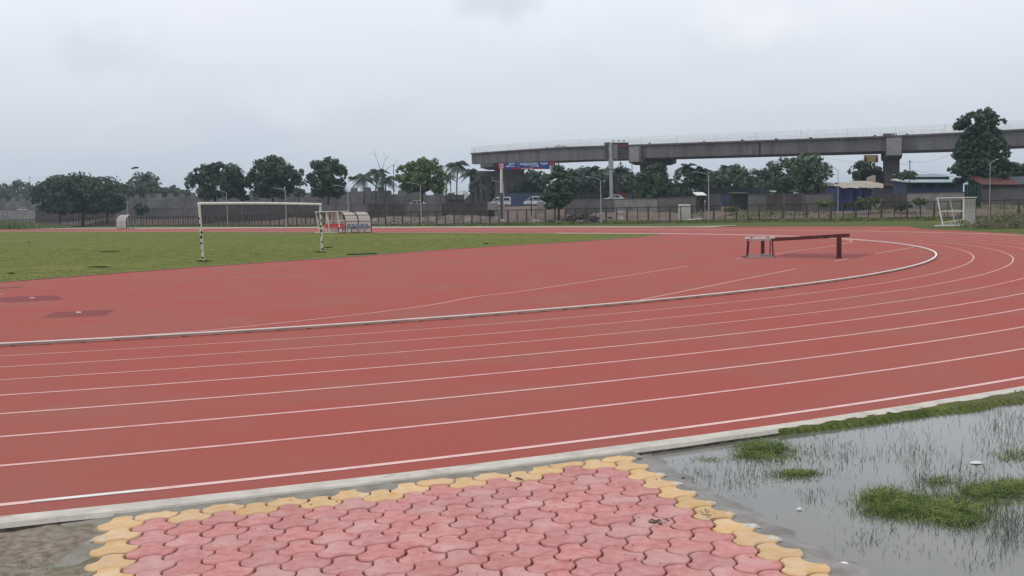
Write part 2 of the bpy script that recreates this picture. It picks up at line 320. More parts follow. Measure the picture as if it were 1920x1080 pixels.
# apron behind the bend where the red surface runs wider (outline in photo pixels back on the ground)
ap = [(-300, 430.2), (0, 430.3), (300, 428.8), (640, 427.2), (1000, 426.3), (1300, 426), (1500, 424.8), (1700, 424.5), (1732, 430), (1800, 433), (1920, 438.5)]
apw = [gp(x, y, .004) for x, y in ap]
inn = []
for p in apw:
    q = Vector((p.x-CC.x, p.y-CC.y, 0)); s = q.dot(D_)
    if s < 0: inn.append(cpt(R0+9.9, math.atan2(q.y, q.x), .004))
    else: inn.append(cpt(R0+9.9, A0+math.pi/2, .004)+D_*s)
MB().add([*apw, *inn], [(k, len(ap)+k, len(ap)+k+1, k+1) for k in range(len(ap)-1)]).build('track_apron', m_track, trk)
lm = MB()
m_line3 = mat('outer_line_paint', (.77, .50, .47), (.60, .32, .30), 6, .7, band=(.5, .8)); m_line4 = mat('inner_line_paint', (.68, .38, .35), (.56, .28, .25), 3, .7, band=(.4, .7))
for k in range(1, 9):
    hw = [0, .026, .026, .027, .029, .030, .031, .031, .036][k]; lm = MB()
    P = oval(R0+1.22*k+(.03 if k == 8 else 0), 60, 260, 1); strip(P, -hw, hw, .003, lm); lm.build('lane_line', m_line4 if k < 4 else (m_line if k < 8 else m_line3), trk)
def pline(pts, wd, mb, z=.0045, sub=8):
    W = [gp(x, y, 0) for x, y in pts]
    if len(W) > 2:      # smooth
        S = []
        for k in range(len(W)-1):
            p0, p1, p2, p3 = W[max(k-1, 0)], W[k], W[k+1], W[min(k+2, len(W)-1)]
            for u in range(sub):
                t = u/sub; S.append(.5*((2*p1)+(p2-p0)*t+(2*p0-5*p1+4*p2-p3)*t*t+(3*p1-p0-3*p2+p3)*t**3))
        W = S+[W[-1]]
    strip(W, -wd/2, wd/2, z, mb)
im = MB()
pline([(200, 634), (400, 618.5), (640, 593.5), (740, 581.5), (820, 570), (893, 556.5), (973, 547), (1073, 532), (1207, 512), (1290, 499)], .06, im)
pline([(1200, 562.5), (1280, 546.7), (1387, 525), (1493, 504)], .06, im, sub=2)
pline([(1454, 476.5), (1500.6, 469.5), (1545, 463.5), (1569, 459.4), (1594, 454.7), (1596, 452.3), (1588, 449.7), (1570, 447.6)], .07, im)
pline([(1640, 476), (1717, 463)], .07, im)
pline([(1563, 490), (1590, 485)], .07, im)
pline([(1377, 486), (1393, 484)], .07, im)
im.build('infield_lines', m_line, trk)
im = MB()
pline([(-60, 552), (0, 548.3), (320, 522), (640, 496.2), (760, 487), (770, 486.4)], .045, im)
pline([(-60, 562), (30, 555), (320, 530), (640, 501.7)], .04, im)
pline([(1493, 504), (1647, 508.5)], .05, im)
pline([(1570, 489.5), (1713, 494)], .05, im)
pline([(1620, 432.5), (1662, 427.5)], .12, im)
pline([(1737, 443), (1775, 444)], .09, im)
im.build('worn_infield_lines', m_line2, trk)
def ppoly(pts, z, mb, m=0):
    W = [gp(x, y, z) for x, y in pts]; mb.add(W, [tuple(range(len(W)))], m)
dm = MB()
ppoly([(77, 596), (103, 585), (217, 580.5), (197, 591), (150, 594)], .0025, dm)
ppoly([(7, 567), (-20, 560), (33, 556), (107, 554), (120, 561), (60, 565)], .0025, dm)
ppoly([(-30, 541), (0, 539), (43, 536.5), (42, 538.5), (0, 542)], .0025, dm)
ppoly([(1456, 481), (1473, 475), (1640, 476.3), (1628, 479), (1594, 484.5), (1500, 483.4)], .0025, dm)
dm.build('dark_patches', m_dark, trk)
im = MB(); a_0 = math.atan2((gp(165, 933)-CC).y, (gp(165, 933)-CC).x); strip([cpt(R0+9.79, a_0+k*.0012) for k in range(-7, 8)], -.03, .03, .0055, im); im.build('fresh_paint', m_white, trk)
for i_, (x0, y0, x1, y1) in enumerate([(142, 587.8, 152.5, 586.2), (56, 560.3, 65, 559.0), (0, 553.4, 5, 552.7)]):
    a = gp(x0, y0); b = gp(x1, y0); c = gp(x1, y1); d = gp(x0+1, y1)
    o = MB().add([p+Vector((0, 0, h)) for h in (.006, .022) for p in (a, b, c, d)], [(0,3,2,1),(4,5,6,7),(0,1,5,4),(1,2,6,5),(2,3,7,6),(3,0,4,7)]).build('ground_plate', mat('worn_plate', (.62, .50, .47), (.50, .36, .34), 9, .7))
    tag(o, ['small white plate set in the middle of the biggest dark patch on the red infield', 'small white plate on the fainter dark patch, closer to the grass', 'small white plate at the far left edge of the red infield'][i_], 'plate')
# aluminium rail of the track kerb
rail = thing('track_rail', 'pale raised metal rail along the inside edge of the running lanes', 'rail', cpt(R0, A0))
P = oval(R0, 60, 260, 1)
rb = MB(); rb2 = MB()
for (a, b, z0, z1) in ((-.025, .025, .052, .052),):
    strip(P, -.032, .032, .060, rb)
    n = len(P)
def sidewall(P, off, z0, z1, mb, flip=False):
    n = len(P); V = []
    for k in range(n):
        d = (P[min(k+1, n-1)]-P[max(k-1, 0)]); d.z = 0; d.normalize(); o_ = Vector((d.y, -d.x, 0))*off
        V += [P[k]+o_+Vector((0, 0, z0)), P[k]+o_+Vector((0, 0, z1))]
    mb.add(V, [(2*k, 2*k+2, 2*k+3, 2*k+1) if flip else (2*k, 2*k+1, 2*k+3, 2*k+2) for k in range(n-1)])
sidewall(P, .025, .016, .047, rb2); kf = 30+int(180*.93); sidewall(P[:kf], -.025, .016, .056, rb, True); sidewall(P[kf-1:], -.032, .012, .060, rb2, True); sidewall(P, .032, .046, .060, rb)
strip(P, -.025, .025, .016, rb)
rb.build('rail_top', m_alu, rail, org=rail.location); rb2.build('rail_side', mat('darker_rail_metal', (.44, .38, .32), (.30, .25, .21), 2, .7), rail, org=rail.location)  # rail sides in a darker tone than the top, inner side only far off
foot0 = None
for k in range(96):
    a = R_(-86)+k*.52/R0*1.0
    p = cpt(R0, a)
    if foot0 is None: foot0 = MB().box((0, 0, .008), (.07, .06, .016)).build('rail_foot', m_rust, rail); f = foot0
    else: f = foot0.copy(); scene.collection.objects.link(f); f.parent = rail
    f.location = p-rail.location; f.rotation_euler = (0, 0, a)
# infield turf
ne = [(-250, 549), (0, 529.5), (133, 519), (290, 507), (467, 494), (640, 483.3), (840, 467.7), (973, 459.3), (1107, 451.5), (1207, 444), (1245, 439.6), (1268, 437.4)]
fe = [gp(1268, 437.4)]
nearw = [gp(x, y) for x, y in ne]; nearw = nearw[:-1]
s_end = (gp(1268, 437.2)-CC)
a_st = math.atan2(s_end.y, s_end.x)
farw = [cpt(R0-.35, a) for a in np.linspace(a_st, A0+math.pi/2, 12)] + [cpt(R0-.35, A0+math.pi/2)+D_*k for k in range(8, 260, 12)]
tip = [Vector(p) for p in farw]
left_end = [nearw[0]+D_*120]
turf_poly = [*nearw, *farw, *left_end]
tm = MB(); V = [Vector((p.x, p.y, .012)) for p in turf_poly]
tm.add(V, [tuple(range(len(V)))]); turf = tm.build('grass_field', m_field); tag(turf, kind='structure')
em = MB(); strip([Vector((p.x, p.y, 0)) for p in nearw], -.06, .05, .02, em); em.build('turf_edging', m_edge, turf)
# ---------------------------------------------------------------- outer kerb, mortar, verge
kp = oval(R0+10.135, 60, 40, .5)
km = MB(); n = len(kp); V = []
for k in range(n):
    d = (kp[min(k+1, n-1)]-kp[max(k-1, 0)]).normalized(); o_ = Vector((d.y, -d.x, 0))
    j_ = .018*(vnoise(k*.9, 0, 3)-.5); j2 = .03*(vnoise(k*1.3, 7, 4)-.5)
    for off, z in ((j_, .001), (j_+.004, .014), (.165+j2, .012), (.18+j2, -.02), (.185+j2, -.12)): V.append(kp[k]+o_*off+Vector((0, 0, z)))
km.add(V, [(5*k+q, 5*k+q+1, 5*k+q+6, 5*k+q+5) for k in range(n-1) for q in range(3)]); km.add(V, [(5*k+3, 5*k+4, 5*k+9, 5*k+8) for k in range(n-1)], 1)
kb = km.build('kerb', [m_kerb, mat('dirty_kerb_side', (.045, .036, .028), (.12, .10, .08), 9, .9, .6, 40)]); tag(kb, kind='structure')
LA = Vector((.24750809, -.06241546, 0)); LB = Vector((.07722738, -.2505133, 0)); L0 = Vector((.02716505, 6.07014207, 0))
# border columns in lattice units, found from the photo's outermost yellow tiles
inv = np.linalg.inv(np.array([[LA.x, LB.x], [LA.y, LB.y]]))
def lat(p): return inv @ np.array([p.x-L0.x, p.y-L0.y])
def rg(u, v): return gp(1300+u/7.385, 940+v/7.385)
def lg(u, v): return gp(180+u/7.71, 940+v/7.71)
IR = round(float(np.mean([lat(rg(*q))[0] for q in ((400, 260), (700, 440), (1040, 640), (1360, 850))])))
IL = round(float(np.mean([lat(lg(*q))[0] for q in ((590, 390), (550, 560), (500, 740), (430, 930))])))
print('lattice columns', IL, IR, [np.round(lat(rg(*q)), 2) for q in ((400, 260), (1360, 850))], [np.round(lat(lg(*q)), 2) for q in ((590, 390), (430, 930))])
# tile outline: 6 corners, 3 free edges (the other 3 are their translates)
c6 = [Vector((-.118, .108, 0)), Vector((.040, .140, 0)), None, None, None, None]
c6 = [Vector((-.1055, .0981, 0)), Vector((.0263, .1475, 0)), Vector((.1341, .0503, 0)), Vector((.1064, -.0980, 0)), Vector((-.0285, -.1538, 0)), Vector((-.1328, -.0443, 0))]
# make opposite edges exact translates
c6[4] = c6[1]+LB-(c6[1]+LB-c6[4])*.5 if False else c6[4]
J1 = (c6[0]+(c6[5]-LB)+(c6[2]-LA))/3; J2 = (c6[1]+(c6[4]-LB)+(c6[3]-LB))/3 if False else c6[1]
# honeycomb identities: J1+LB=J5corner.. ; J3=J1+LA ; J5=J3+?  use J1, J2 free
J1 = (c6[0]+c6[5]-LB*0+(-LB)*0)/1 if False else c6[0]
J1 = (c6[0]+(c6[2]-LA)+(c6[4]-LB))/3; J2 = (c6[1]+(c6[3]-LB)+(c6[5]-LB+LA))/3
K = [J1, J2, J1+LA, J2+LB, J1+LB, J2+LB-LA]
def arc(a, b, h, n=7):
    d = b-a; nrm = Vector((-d.y, d.x, 0)).normalized()
    return [a+d*(k/n)+nrm*h*4*(k/n)*(1-k/n) for k in range(n)]
def tile_outline():
    hA = .031
    top = arc(K[0], K[1], hA); e2 = arc(K[1], K[2], -hA*1.22); e3 = arc(K[2], K[3], hA*.76)
    e4 = [p+LB for p in arc(K[0], K[1], hA)][1:]; e4 = [K[3]]+[p for p in reversed(e4)]          # J2+LB -> J1+LB
    e5 = [p+LB-LA for p in arc(K[1], K[2], -hA*1.22)][1:]; e5 = [K[4]]+list(reversed(e5))       # J1+LB -> J2+LB-LA
    e6 = [p-LA for p in arc(K[2], K[3], hA*.76)][1:]; e6 = [K[5]]+list(reversed(e6))           # J2+LB-LA -> J1
    return top+e2+e3+e4+e5+e6
OUT = tile_outline(); cen = sum(OUT, Vector())/len(OUT)
def inset(P, d):
    n = len(P); Q = []
    for k in range(n):
        a, b, c = P[k-1], P[k], P[(k+1) % n]; t1 = (b-a).normalized(); t2 = (c-b).normalized(); t = (t1+t2).normalized()
        nn = Vector((t.y, -t.x, 0)); Q.append(b+nn*d)      # outline runs clockwise -> interior on the right
    return Q
area = sum(OUT[k].x*OUT[(k+1) % len(OUT)].y-OUT[(k+1) % len(OUT)].x*OUT[k].y for k in range(len(OUT)))
sgn = 1 if area < 0 else -1
RC = R0+10.11+.285          # tiles end at the mortar strip
def clip_r(p, r):
    q = Vector((p.x-CC.x, p.y-CC.y, 0)); l = q.length
    return p if l >= r else Vector((CC.x+q.x*r/l, CC.y+q.y*r/l, p.z))
path = thing('paved_path', None, None); tag(path, kind='structure')
for k_ in ('label', 'category'):
    if k_ in path: del path[k_]
red = MB(); yel = MB(); blob = MB()
prng = random.Random(3)
yel_right = []
for i_ in range(IL, IR+1):
    for j_ in range(-20, 22):
        c = L0+LA*i_+LB*j_
        rad = (Vector((c.x, c.y, 0))-CC).length
        if rad < RC+.0 or c.y < 3.2: continue
        up = (L0+LA*i_+LB*(j_-1)); upr = (up-CC).length
        isy = i_ in (IL, IR) or upr < RC+.0 or ((L0+LA*(i_+1)+LB*(j_-1))-CC).length < RC-.02
        dz = prng.uniform(-.0035, .0035); tx = prng.uniform(-.012, .012); ty = prng.uniform(-.012, .012)
        jx = Vector((prng.uniform(-.002, .002), prng.uniform(-.002, .002), 0)); gap = prng.choice([.0050, .0062, .0072, .0085])
        O1 = inset(OUT, sgn*gap); O2 = inset(OUT, sgn*(gap+.006)); O3 = inset(OUT, sgn*(gap+.017)); O4 = inset(OUT, sgn*(gap+.022))
        V = []
        for ring_, z in ((O1, -.04), (O1, -.007), (O2, 0.), (O3, .0005), (O4, -.0012)):
            for p in ring_:
                q = clip_r(c+jx+p, RC); V.append(Vector((q.x, q.y, z+dz+p.x*tx+p.y*ty)))
        n = len(OUT); Fc = []
        for r in range(4): Fc += [(r*n+k, r*n+(k+1) % n, (r+1)*n+(k+1) % n, (r+1)*n+k) if sgn < 0 else (r*n+(k+1) % n, r*n+k, (r+1)*n+k, (r+1)*n+(k+1) % n) for k in range(n)]
        top_ = tuple(range(4*n, 5*n)); Fc.append(top_ if sgn < 0 else tuple(reversed(top_)))
        (yel if isy else red).add(V, Fc, 0 if isy or prng.random() > .07 else 1)
        if i_ == IR: yel_right.append((c, j_))
        # lime mortar smeared over the outer tips of the border tiles
        if (i_ == IR and prng.random() < .85) or (i_ == IL and prng.random() < .5):
            bs_z = prng.uniform(.45, 1.05)
            sd = 1 if i_ == IR else -1
            tip_ = c + (K[2]*.55+K[3]*.45 if sd > 0 else K[5]*.6+K[4]*.4)
            m = 12; pr = []
            for k in range(m):
                t = 2*math.pi*k/m; rr_ = 1+.35*(prng.random()-.5)
                pr.append(tip_+Vector((math.cos(t)*.062*rr_*bs_z, math.sin(t)*.042*rr_*bs_z, 0))+Vector((-.01*sd, .012, 0)))
            base = len(blob.v)
            blob.add([p+Vector((0, 0, -.01)) for p in pr]+[tip_+(p-tip_)*.7+Vector((0, 0, .002)) for p in pr], [(k, (k+1) % m, m+(k+1) % m, m+k) for k in range(m)]+[tuple(range(m, 2*m))])
red.build('red_pavers', [m_pred, mat('worn_red_paver', (.51, .265, .245), (.585, .345, .315), 9, .85, .3, 90, spec=.15, big=(6, (.50, .24, .22), .5, .66, .7), bdist=.004)], path); yel.build('yellow_pavers', m_pyel, path); blob.build('mortar_smears', m_blob, path)
# bedding under the tiles (seen in the seams) and cement strips round them
sm = MB(); tl = L0+LA*(IL-.4); tr = L0+LA*(IR+.28)
V = [tl+LB*-12, tr+LB*-12, tr+LB*20, tl+LB*20]
V = [clip_r(p, RC-.02) for p in V]
NB = 24; tops = [clip_r(tl+LB*-14+(tr-tl)*k/NB, RC-.01) for k in range(NB+1)]; bots = [tl+LB*18+(tr-tl)*k/NB for k in range(NB+1)]
tops = [Vector((p.x, p.y, 0)) for p in tops]
sm.add([Vector((p.x, p.y, -.03)) for p in tops+bots], [(k, NB+1+k, NB+2+k, k+1) for k in range(NB)])
sm.build('seam_bedding', m_seam, path)
# mortar strip between kerb and tiles
def curved_patch(P0, P1, zf, nx, ny, name, m, parent=None):
    V = []
    for a in range(nx+1):
        for b in range(ny+1):
            p = P0[a].lerp(P1[a], b/ny); V.append(Vector((p.x, p.y, zf(p.x, p.y, b/ny))))
    Fc = [(a*(ny+1)+b, a*(ny+1)+b+1, (a+1)*(ny+1)+b+1, (a+1)*(ny+1)+b) for a in range(nx) for b in range(ny)]
    o = MB().add(V, Fc).build(name, m, parent, smooth=True)
    return o
def arcpts(r, a0, a1, n): return [cpt(r, a0+(a1-a0)*k/n) for k in range(n+1)]
angL = math.atan2((gp(212, 975)-CC).y, (gp(212, 975)-CC).x); angR = math.atan2((gp(1200, 852)-CC).y, (gp(1200, 852)-CC).x)
curved_patch(arcpts(R0+10.28, angL, angR, 120), arcpts(RC+.10, angL, angR, 120), lambda x, y, b: -.001-.010*b+.010*(float(fbm(x*9, y*9, 3, 2))-.5), 120, 5, 'mortar_strip', m_mortar, path)
# cement strip on the puddle side: from under the border tiles down into the water
def rightpt(t): return tr+LB*t-LA*.45
ts = np.linspace(-14, 18, 150)
P0 = [clip_r(rightpt(t), RC-.02) for t in ts]; P1 = [clip_r(rightpt(t)+LA*(2.15+.28*(float(fbm(t*.8, 3, 3, 4))-.5)), R0+10.30) for t in ts]
curved_patch(P0, P1, lambda x, y, b: -.012-.045*b**2+.034*(float(fbm(x*6, y*6, 4, 8))-.5)*min(1, b*3), 149, 10, 'cement_strip', m_cement, path)
# left: cement then mud
def leftpt(t): return tl+LB*t+LA*.35
P0 = [clip_r(leftpt(t), R0+10.30) for t in ts]; P1 = [clip_r(leftpt(t)-LA*(1.75+.9*(float(fbm(t*.7, 9, 3, 14))-.5)), R0+10.30) for t in ts]
o = curved_patch(P0, P1, lambda x, y, b: -.012-.02*b+.016*(float(fbm(x*8, y*8, 4, 18))-.5), 149, 8, 'cement_patch', m_mortar, path)
def reversed_normals(o):
    o.data.flip_normals()
nx = 90; P0 = arcpts(R0+10.29, angL-.02-math.radians(8), angL+.012, nx)
P1 = [p+Vector((.9, -4.2, 0)) for p in P0]
mud = curved_patch(P0, P1, lambda x, y, b: -.020+.045*(float(fbm(x*6, y*6, 5, 21))-.5)-.018*float(ss(.08, 0, b)), nx, 90, 'mud', m_mud); tag(mud, kind='structure')
# water sheet
wv = []
aR = angR-.01; NW = 40
W0 = arcpts(R0+10.2, aR, aR+.55, NW); W1 = [p+Vector((1.2+3*k/NW, -6.0, 0)) for k, p in enumerate(W0)]
wt = curved_patch(W0, W1, lambda x, y, b: -.042, NW, 4, 'water', m_water); tag(wt, kind='structure')
sp = MB(); pr2 = random.Random(17)
for _ in range(70):
    g = gp(pr2.uniform(420, 1420), pr2.uniform(890, 1078), .001)
    if (g-CC).length < RC+.05: continue
    s_ = pr2.uniform(.003, .010); a_0 = pr2.uniform(0, 3.1)
    sp.add([g+Vector((math.cos(a_0+t)*s_*(1+.4*math.sin(2*t)), math.sin(a_0+t)*s_*.6, 0)) for t in np.linspace(0, 2*math.pi, 8)[:-1]]+[g+Vector((0, 0, .005))], [(k, (k+1) % 7, 7) for k in range(7)])
for (px, py, n_, sx, sy) in ((1235, 978, 34, 16, 3), (1325, 962, 22, 16, 3), (1330, 972, 8, 8, 1.5), (975, 898, 10, 10, 2)):
    for _ in range(n_):
        g = gp(px+pr2.gauss(0, sx*.5), py+pr2.gauss(0, sy), .0015); s_ = pr2.uniform(.003, .011); a_0 = pr2.uniform(0, 3.1)
        sp.add([g+Vector((math.cos(a_0+t)*s_*1.5, math.sin(a_0+t)*s_*.6, 0)) for t in np.linspace(0, 2*math.pi, 7)[:-1]]+[g+Vector((0, 0, .004))], [(k, (k+1) % 6, 6) for k in range(6)])
tag(sp.build('soil_crumbs', mat('soil_crumb', (.05, .03, .022), (.09, .06, .045), 20, .95)), kind='stuff')
# grass strip along the kerb: narrow at the left, wider to the right
a0g = math.atan2((gp(1380, 815)-CC).y, (gp(1380, 815)-CC).x)
ngr = 260; P0 = arcpts(R0+10.285, a0g, a0g+.5, ngr)
P1 = []
for k, p in enumerate(P0):
    d = (p-CC).normalized(); wdt = .015+.10*ss(0, .03, .5*k/ngr)+.36*ss(0.02, .13, .5*k/ngr)+.35*ss(.05, .3, .5*k/ngr)
    P1.append(p+d*float(wdt)*(.35+1.3*float(fbm(k*.10, 5, 4, 31))))
vg = curved_patch(P0, P1, lambda x, y, b: .012-.075*b**2+.03*(float(fbm(x*9, y*9, 3, 44))-.5), ngr, 8, 'grass_verge', m_verge); tag(vg, kind='structure')
# ---------------------------------------------------------------- blades of grass
def blades(name, P, H, W, m, lean=.35, kind='stuff', seed=1, bend=True):
    r = np.random.default_rng(seed); n = len(P); P = np.asarray(P, float); H = np.asarray(H, float)
    th = r.uniform(0, 2*np.pi, n); lz = r.uniform(0, 2*np.pi, n); ln = np.abs(r.normal(0, lean, n))*H
    dx, dy = np.cos(th)*W/2, np.sin(th)*W/2; lx, ly = np.cos(lz)*ln, np.sin(lz)*ln
    z0 = np.zeros(n)
    a = P+np.stack([-dx, -dy, z0], 1); b = P+np.stack([dx, dy, z0], 1)
    c = P+np.stack([lx*.35+dx*.7, ly*.35+dy*.7, H*.6], 1); d = P+np.stack([lx*.35-dx*.7, ly*.35-dy*.7, H*.6], 1)
    t = P+np.stack([lx, ly, H*(1-.25*np.minimum(ln/H, 1))], 1); t2 = t+np.stack([dx*.12, dy*.12, z0], 1)
    V = np.stack([a, b, c, d, t, t2], 1).reshape(-1, 3); k = np.arange(n)[:, None]*6
    Fq = np.concatenate([k+np.array([[0, 1, 2, 3]]), k+np.array([[3, 2, 5, 4]])])
    o = mesh(name, V, Fq, m); tag(o, kind=kind); return o
def ellipse_pts(specs, seed=2):
    r = np.random.default_rng(seed); P = []; H = []
    for (px, py, rx, ry, n, h) in specs:
        u = r.normal(0, .5, n); v = r.normal(0, .5, n)
        for a, b in zip(u, v):
            g = gp(px+a*rx, py+b*ry, -.045); P.append(g); H.append(h*r.uniform(.5, 1.25))
    return np.array([[p.x, p.y, p.z] for p in P]), np.array(H)
dense = [(1440, 852, 70, 20, 1500, .05), (1480, 893, 62, 12, 900, .03), (1332, 862, 34, 7, 350, .025), (1690, 950, 75, 28, 2600, .075), (1790, 958, 90, 34, 2800, .065), (1880, 925, 80, 26, 2000, .055), (1650, 945, 40, 24, 900, .09), (1905, 855, 50, 18, 600, .05)]
P, H = ellipse_pts(dense, 3); blades('grass_clumps', P, H*.5, .005, m_blade, 1.1, seed=4)
P2, H2 = ellipse_pts([(1430, 842, 45, 12, 900, .06), (1405, 855, 30, 8, 300, .04), (1660, 935, 30, 14, 600, .06), (1730, 958, 60, 14, 1500, .06), (1800, 975, 40, 14, 900, .05), (1850, 925, 50, 12, 900, .05), (1900, 915, 40, 12, 700, .05), (1500, 889, 34, 6, 500, .03), (1760, 905, 40, 10, 260, .04)], 44); P2[:, 2] += .006; blades('grass_mats', P2, H2*.8, .006, m_blade, 2.4, seed=42)
sparse = [(1310, 895, 45, 26, 150, .05), (1380, 905, 60, 24, 200, .045), (1430, 880, 90, 30, 200, .045), (1540, 850, 70, 34, 260, .05), (1580, 858, 60, 30, 130, .06), (1690, 845, 60, 40, 150, .08), (1730, 880, 40, 50, 130, .09),
          (1880, 800, 70, 60, 420, .09), (1800, 900, 90, 45, 420, .07), (1880, 985, 80, 45, 420, .09), (1640, 1010, 70, 28, 160, .04), (1530, 930, 50, 22, 60, .06), (1900, 1000, 60, 60, 200, .10), (1800, 1040, 150, 40, 60, .05), (1500, 870, 300, 60, 160, .04), (1700, 820, 260, 60, 140, .05), (1470, 960, 200, 60, 25, .03), (1830, 1060, 60, 20, 40, .05)]
P, H = ellipse_pts([(a, b, c, d, int(n*.75), h) for a, b, c, d, n, h in sparse], 5); blades('sparse_grass', P, H*.8, .0042, m_bladed, .9, seed=6)
# verge strip blades
r = np.random.default_rng(8); n = 16000; k = r.integers(0, ngr, n); b = r.uniform(0, 1.08, n); kk = (k > 6) & ((k > 40) | (b > .5)); k = k[kk]; b = b[kk]; n = len(k)
P = np.array([[*(P0[a].lerp(P1[a], bb).xy), .005-.07*bb**2] for a, bb in zip(k, b)]); blades('verge_grass', P, r.uniform(.012, .05, n), .006, m_blade, .7, seed=9)
# mud tufts
r = np.random.default_rng(11); P = []
for _ in range(500):
    g = gp(r.normal(75, 45), r.normal(1070, 14), -.03); P.append([g.x, g.y, -.035])
blades('mud_tufts', P, r.uniform(.008, .03, 500), .005, m_blade, .8, seed=12)
# field tufts: rough turf
r = np.random.default_rng(13); P = []; H = []
while len(P) < 16000:
    x = r.uniform(0, 1230, 400); y = 436+(r.uniform(0, 1, 400)**1.5)*92
    for a, b in zip(x, y):
        lim = np.interp(a, [q[0] for q in ne], [q[1] for q in ne])
        if b < lim-.6:
            g = gp(a, b, .012); P.append([g.x, g.y, .012]); H.append(r.uniform(.008, .022)*(1+g.y/90))
P = np.array(P); keep = fbm(P[:, 0]*.5, P[:, 1]*.5, 3, 55) > .40
blades('turf_tufts', P[keep], np.array(H)[keep], .035, mat('turf_blade', (.085, .110, .024), (.150, .168, .042), .8, .95, island=.25, spec=.1), .6, seed=14)
# dark lumps in the turf seen in the photo
P = []; H = []
for (px, py, rx, n) in [(205, 472.5, 22, 160), (186, 501, 20, 220), (55, 454, 4, 40), (22, 513, 6, 40), (614, 464, 10, 120), (603, 473, 12, 120), (381, 490, 14, 150), (910, 457, 6, 60), (150, 470, 60, 40), (1290, 436, 1, 2)]:
    for _ in range(n):
        g = gp(px+r.normal(0, rx*.45), py+r.normal(0, .5), .012); P.append([g.x, g.y, .012]); H.append(r.uniform(.02, .05))
blades('weed_tufts', P, H, .05, mat('weed_blade', (.035, .06, .018), (.07, .09, .03), .8, .95, island=.25, spec=.1), .5, seed=15)
# a dark board lying on the grass edge
a = gp(652, 478.5); b = gp(706, 476.5)
o = MB().rbar(a+Vector((0, 0, .035)), b+Vector((0, 0, .035)), .25, .05).build('flat_board', [m_black]); o2 = tag(o, 'low dark board lying at the edge of the grass field beside the red infield', 'board')
# bits of litter
for i_, (px, py, sz, lb) in enumerate([(1831, 868, .05, 'white plastic scrap floating among reeds in the puddle'), (1583, 1058, .035, 'white scrap in the puddle close to the paved path'), (1499, 955, .02, 'tiny white speck floating in open water'), (1281, 898, .02, 'dark pebble on the cement strip beside the yellow pavers')]):
    g = gp(px, py, -.036); m = MB(); pr = [g+Vector((math.cos(t)*sz*(1+.3*math.sin(3*t)), math.sin(t)*sz*.6, 0)) for t in np.linspace(0, 2*math.pi, 9)[:-1]]
    m.add([p for p in pr]+[g+(p-g)*.5+Vector((0, 0, .012)) for p in pr], [(k, (k+1) % 8, 8+(k+1) % 8, 8+k) for k in range(8)]+[tuple(range(8, 16))])
    tag(m.build('litter' if i_ < 3 else 'pebble', m_white if i_ < 3 else m_black), lb, 'litter' if i_ < 3 else 'pebble')
# pale walkway beyond the track
wk = [(-200, 429.8), (100, 427.6), (300, 426.6), (640, 425), (1000, 424.2), (1250, 424.4), (1330, 423.6), (1380, 422.3)]; wk0 = [(-200, 430.4), (100, 429), (300, 428.7), (640, 427.3), (1000, 426.4), (1250, 426.1), (1330, 425.9), (1380, 423.0)]
o = MB().add([gp(x, y, .01) for x, y in wk0]+[gp(x, y, .01) for x, y in wk], [(k, k+1, len(wk)+k+1, len(wk)+k) for k in range(len(wk)-1)]).build('walkway', m_walk); tag(o, kind='structure')
# ---------------------------------------------------------------- road, walls, fence
def aF(x): return (x-960)/F
def on(x, Z, z=None):
    """ground point seen in photo column x at depth Z"""
    X = at(x, 392, Z).x
    return Vector((X, Z, tz1(X, Z) if z is None else z))
m_road = mat('dusty_road', (.17, .16, .155), (.22, .205, .195), .6, .95)
rd = MB(); xs = np.arange(-160, 2100, 25); V = []
for x in xs:
    z = float(fz(aF(x)))
    for k in range(9):
        p = on(x, z+52+3*k); V.append(p+Vector((0, 0, .05)))
rd.add(V, [(9*k+q, 9*k+9+q, 9*k+10+q, 9*k+q+1) for k in range(len(xs)-1) for q in range(8)])
tag(rd.build('road', m_road), kind='structure')
def wall(x0, x1, Z0, Z1, yt0, yt1, m, label, th=.25, piers=0, coping=True, name='compound_wall', jag=0., cat='wall', group='compound walls behind the fence', gap=0):
    a = on(x0, Z0); b = on(x1, Z1); ta = at(x0, yt0, Z0).z; tb = at(x1, yt1, Z1).z
    root = thing(name, label, cat, a, 0, group); L_ = (b-a); n_ = Vector((-L_.y, L_.x, 0)).normalized()*th/2
    N_ = max(2, int(L_.length/.7)); mb = MB(); V = []; pr = random.Random(int(x0))
    for k in range(N_+1):
        p = a+L_*(k/N_); zt = ta+(tb-ta)*k/N_ - (jag*pr.random()); zb = min(a.z, b.z)-1.2
        V += [Vector((p.x, p.y, 0))-n_+Vector((0, 0, zb)), Vector((p.x, p.y, 0))-n_+Vector((0, 0, zt)), Vector((p.x, p.y, 0))+n_+Vector((0, 0, zt)), Vector((p.x, p.y, 0))+n_+Vector((0, 0, zb))]
    Fc = [(4*k+q, 4*k+4+q, 4*k+5+q, 4*k+q+1) for k in range(N_) for q in range(3)]+[(0, 1, 2, 3), (4*N_+3, 4*N_+2, 4*N_+1, 4*N_)]
    mb.add(V, Fc); mb.build('wall_face', m, root, org=a)
    if coping:
        c = MB(); c.rbar(Vector((a.x, a.y, ta+.05)), Vector((b.x, b.y, tb+.05)), th+.12, .1); c.build('coping', m_concd, root, org=a)
    if piers:
        for k in range(piers+1):
            p = a+L_*(k/piers); zt = ta+(tb-ta)*k/piers
            MB().box((p.x, p.y, (a.z-1+zt+.1)/2), (.35, .35, zt+.1-a.z+1), math.atan2(L_.y, L_.x)).build('pier', m_concd, root, org=a)
    return root
fzx = lambda x: float(fz(aF(x)))
wall(-40, 14, 284, 281, 394, 394, m_walll, 'pale plastered wall panel at the far left end, half behind long weeds')
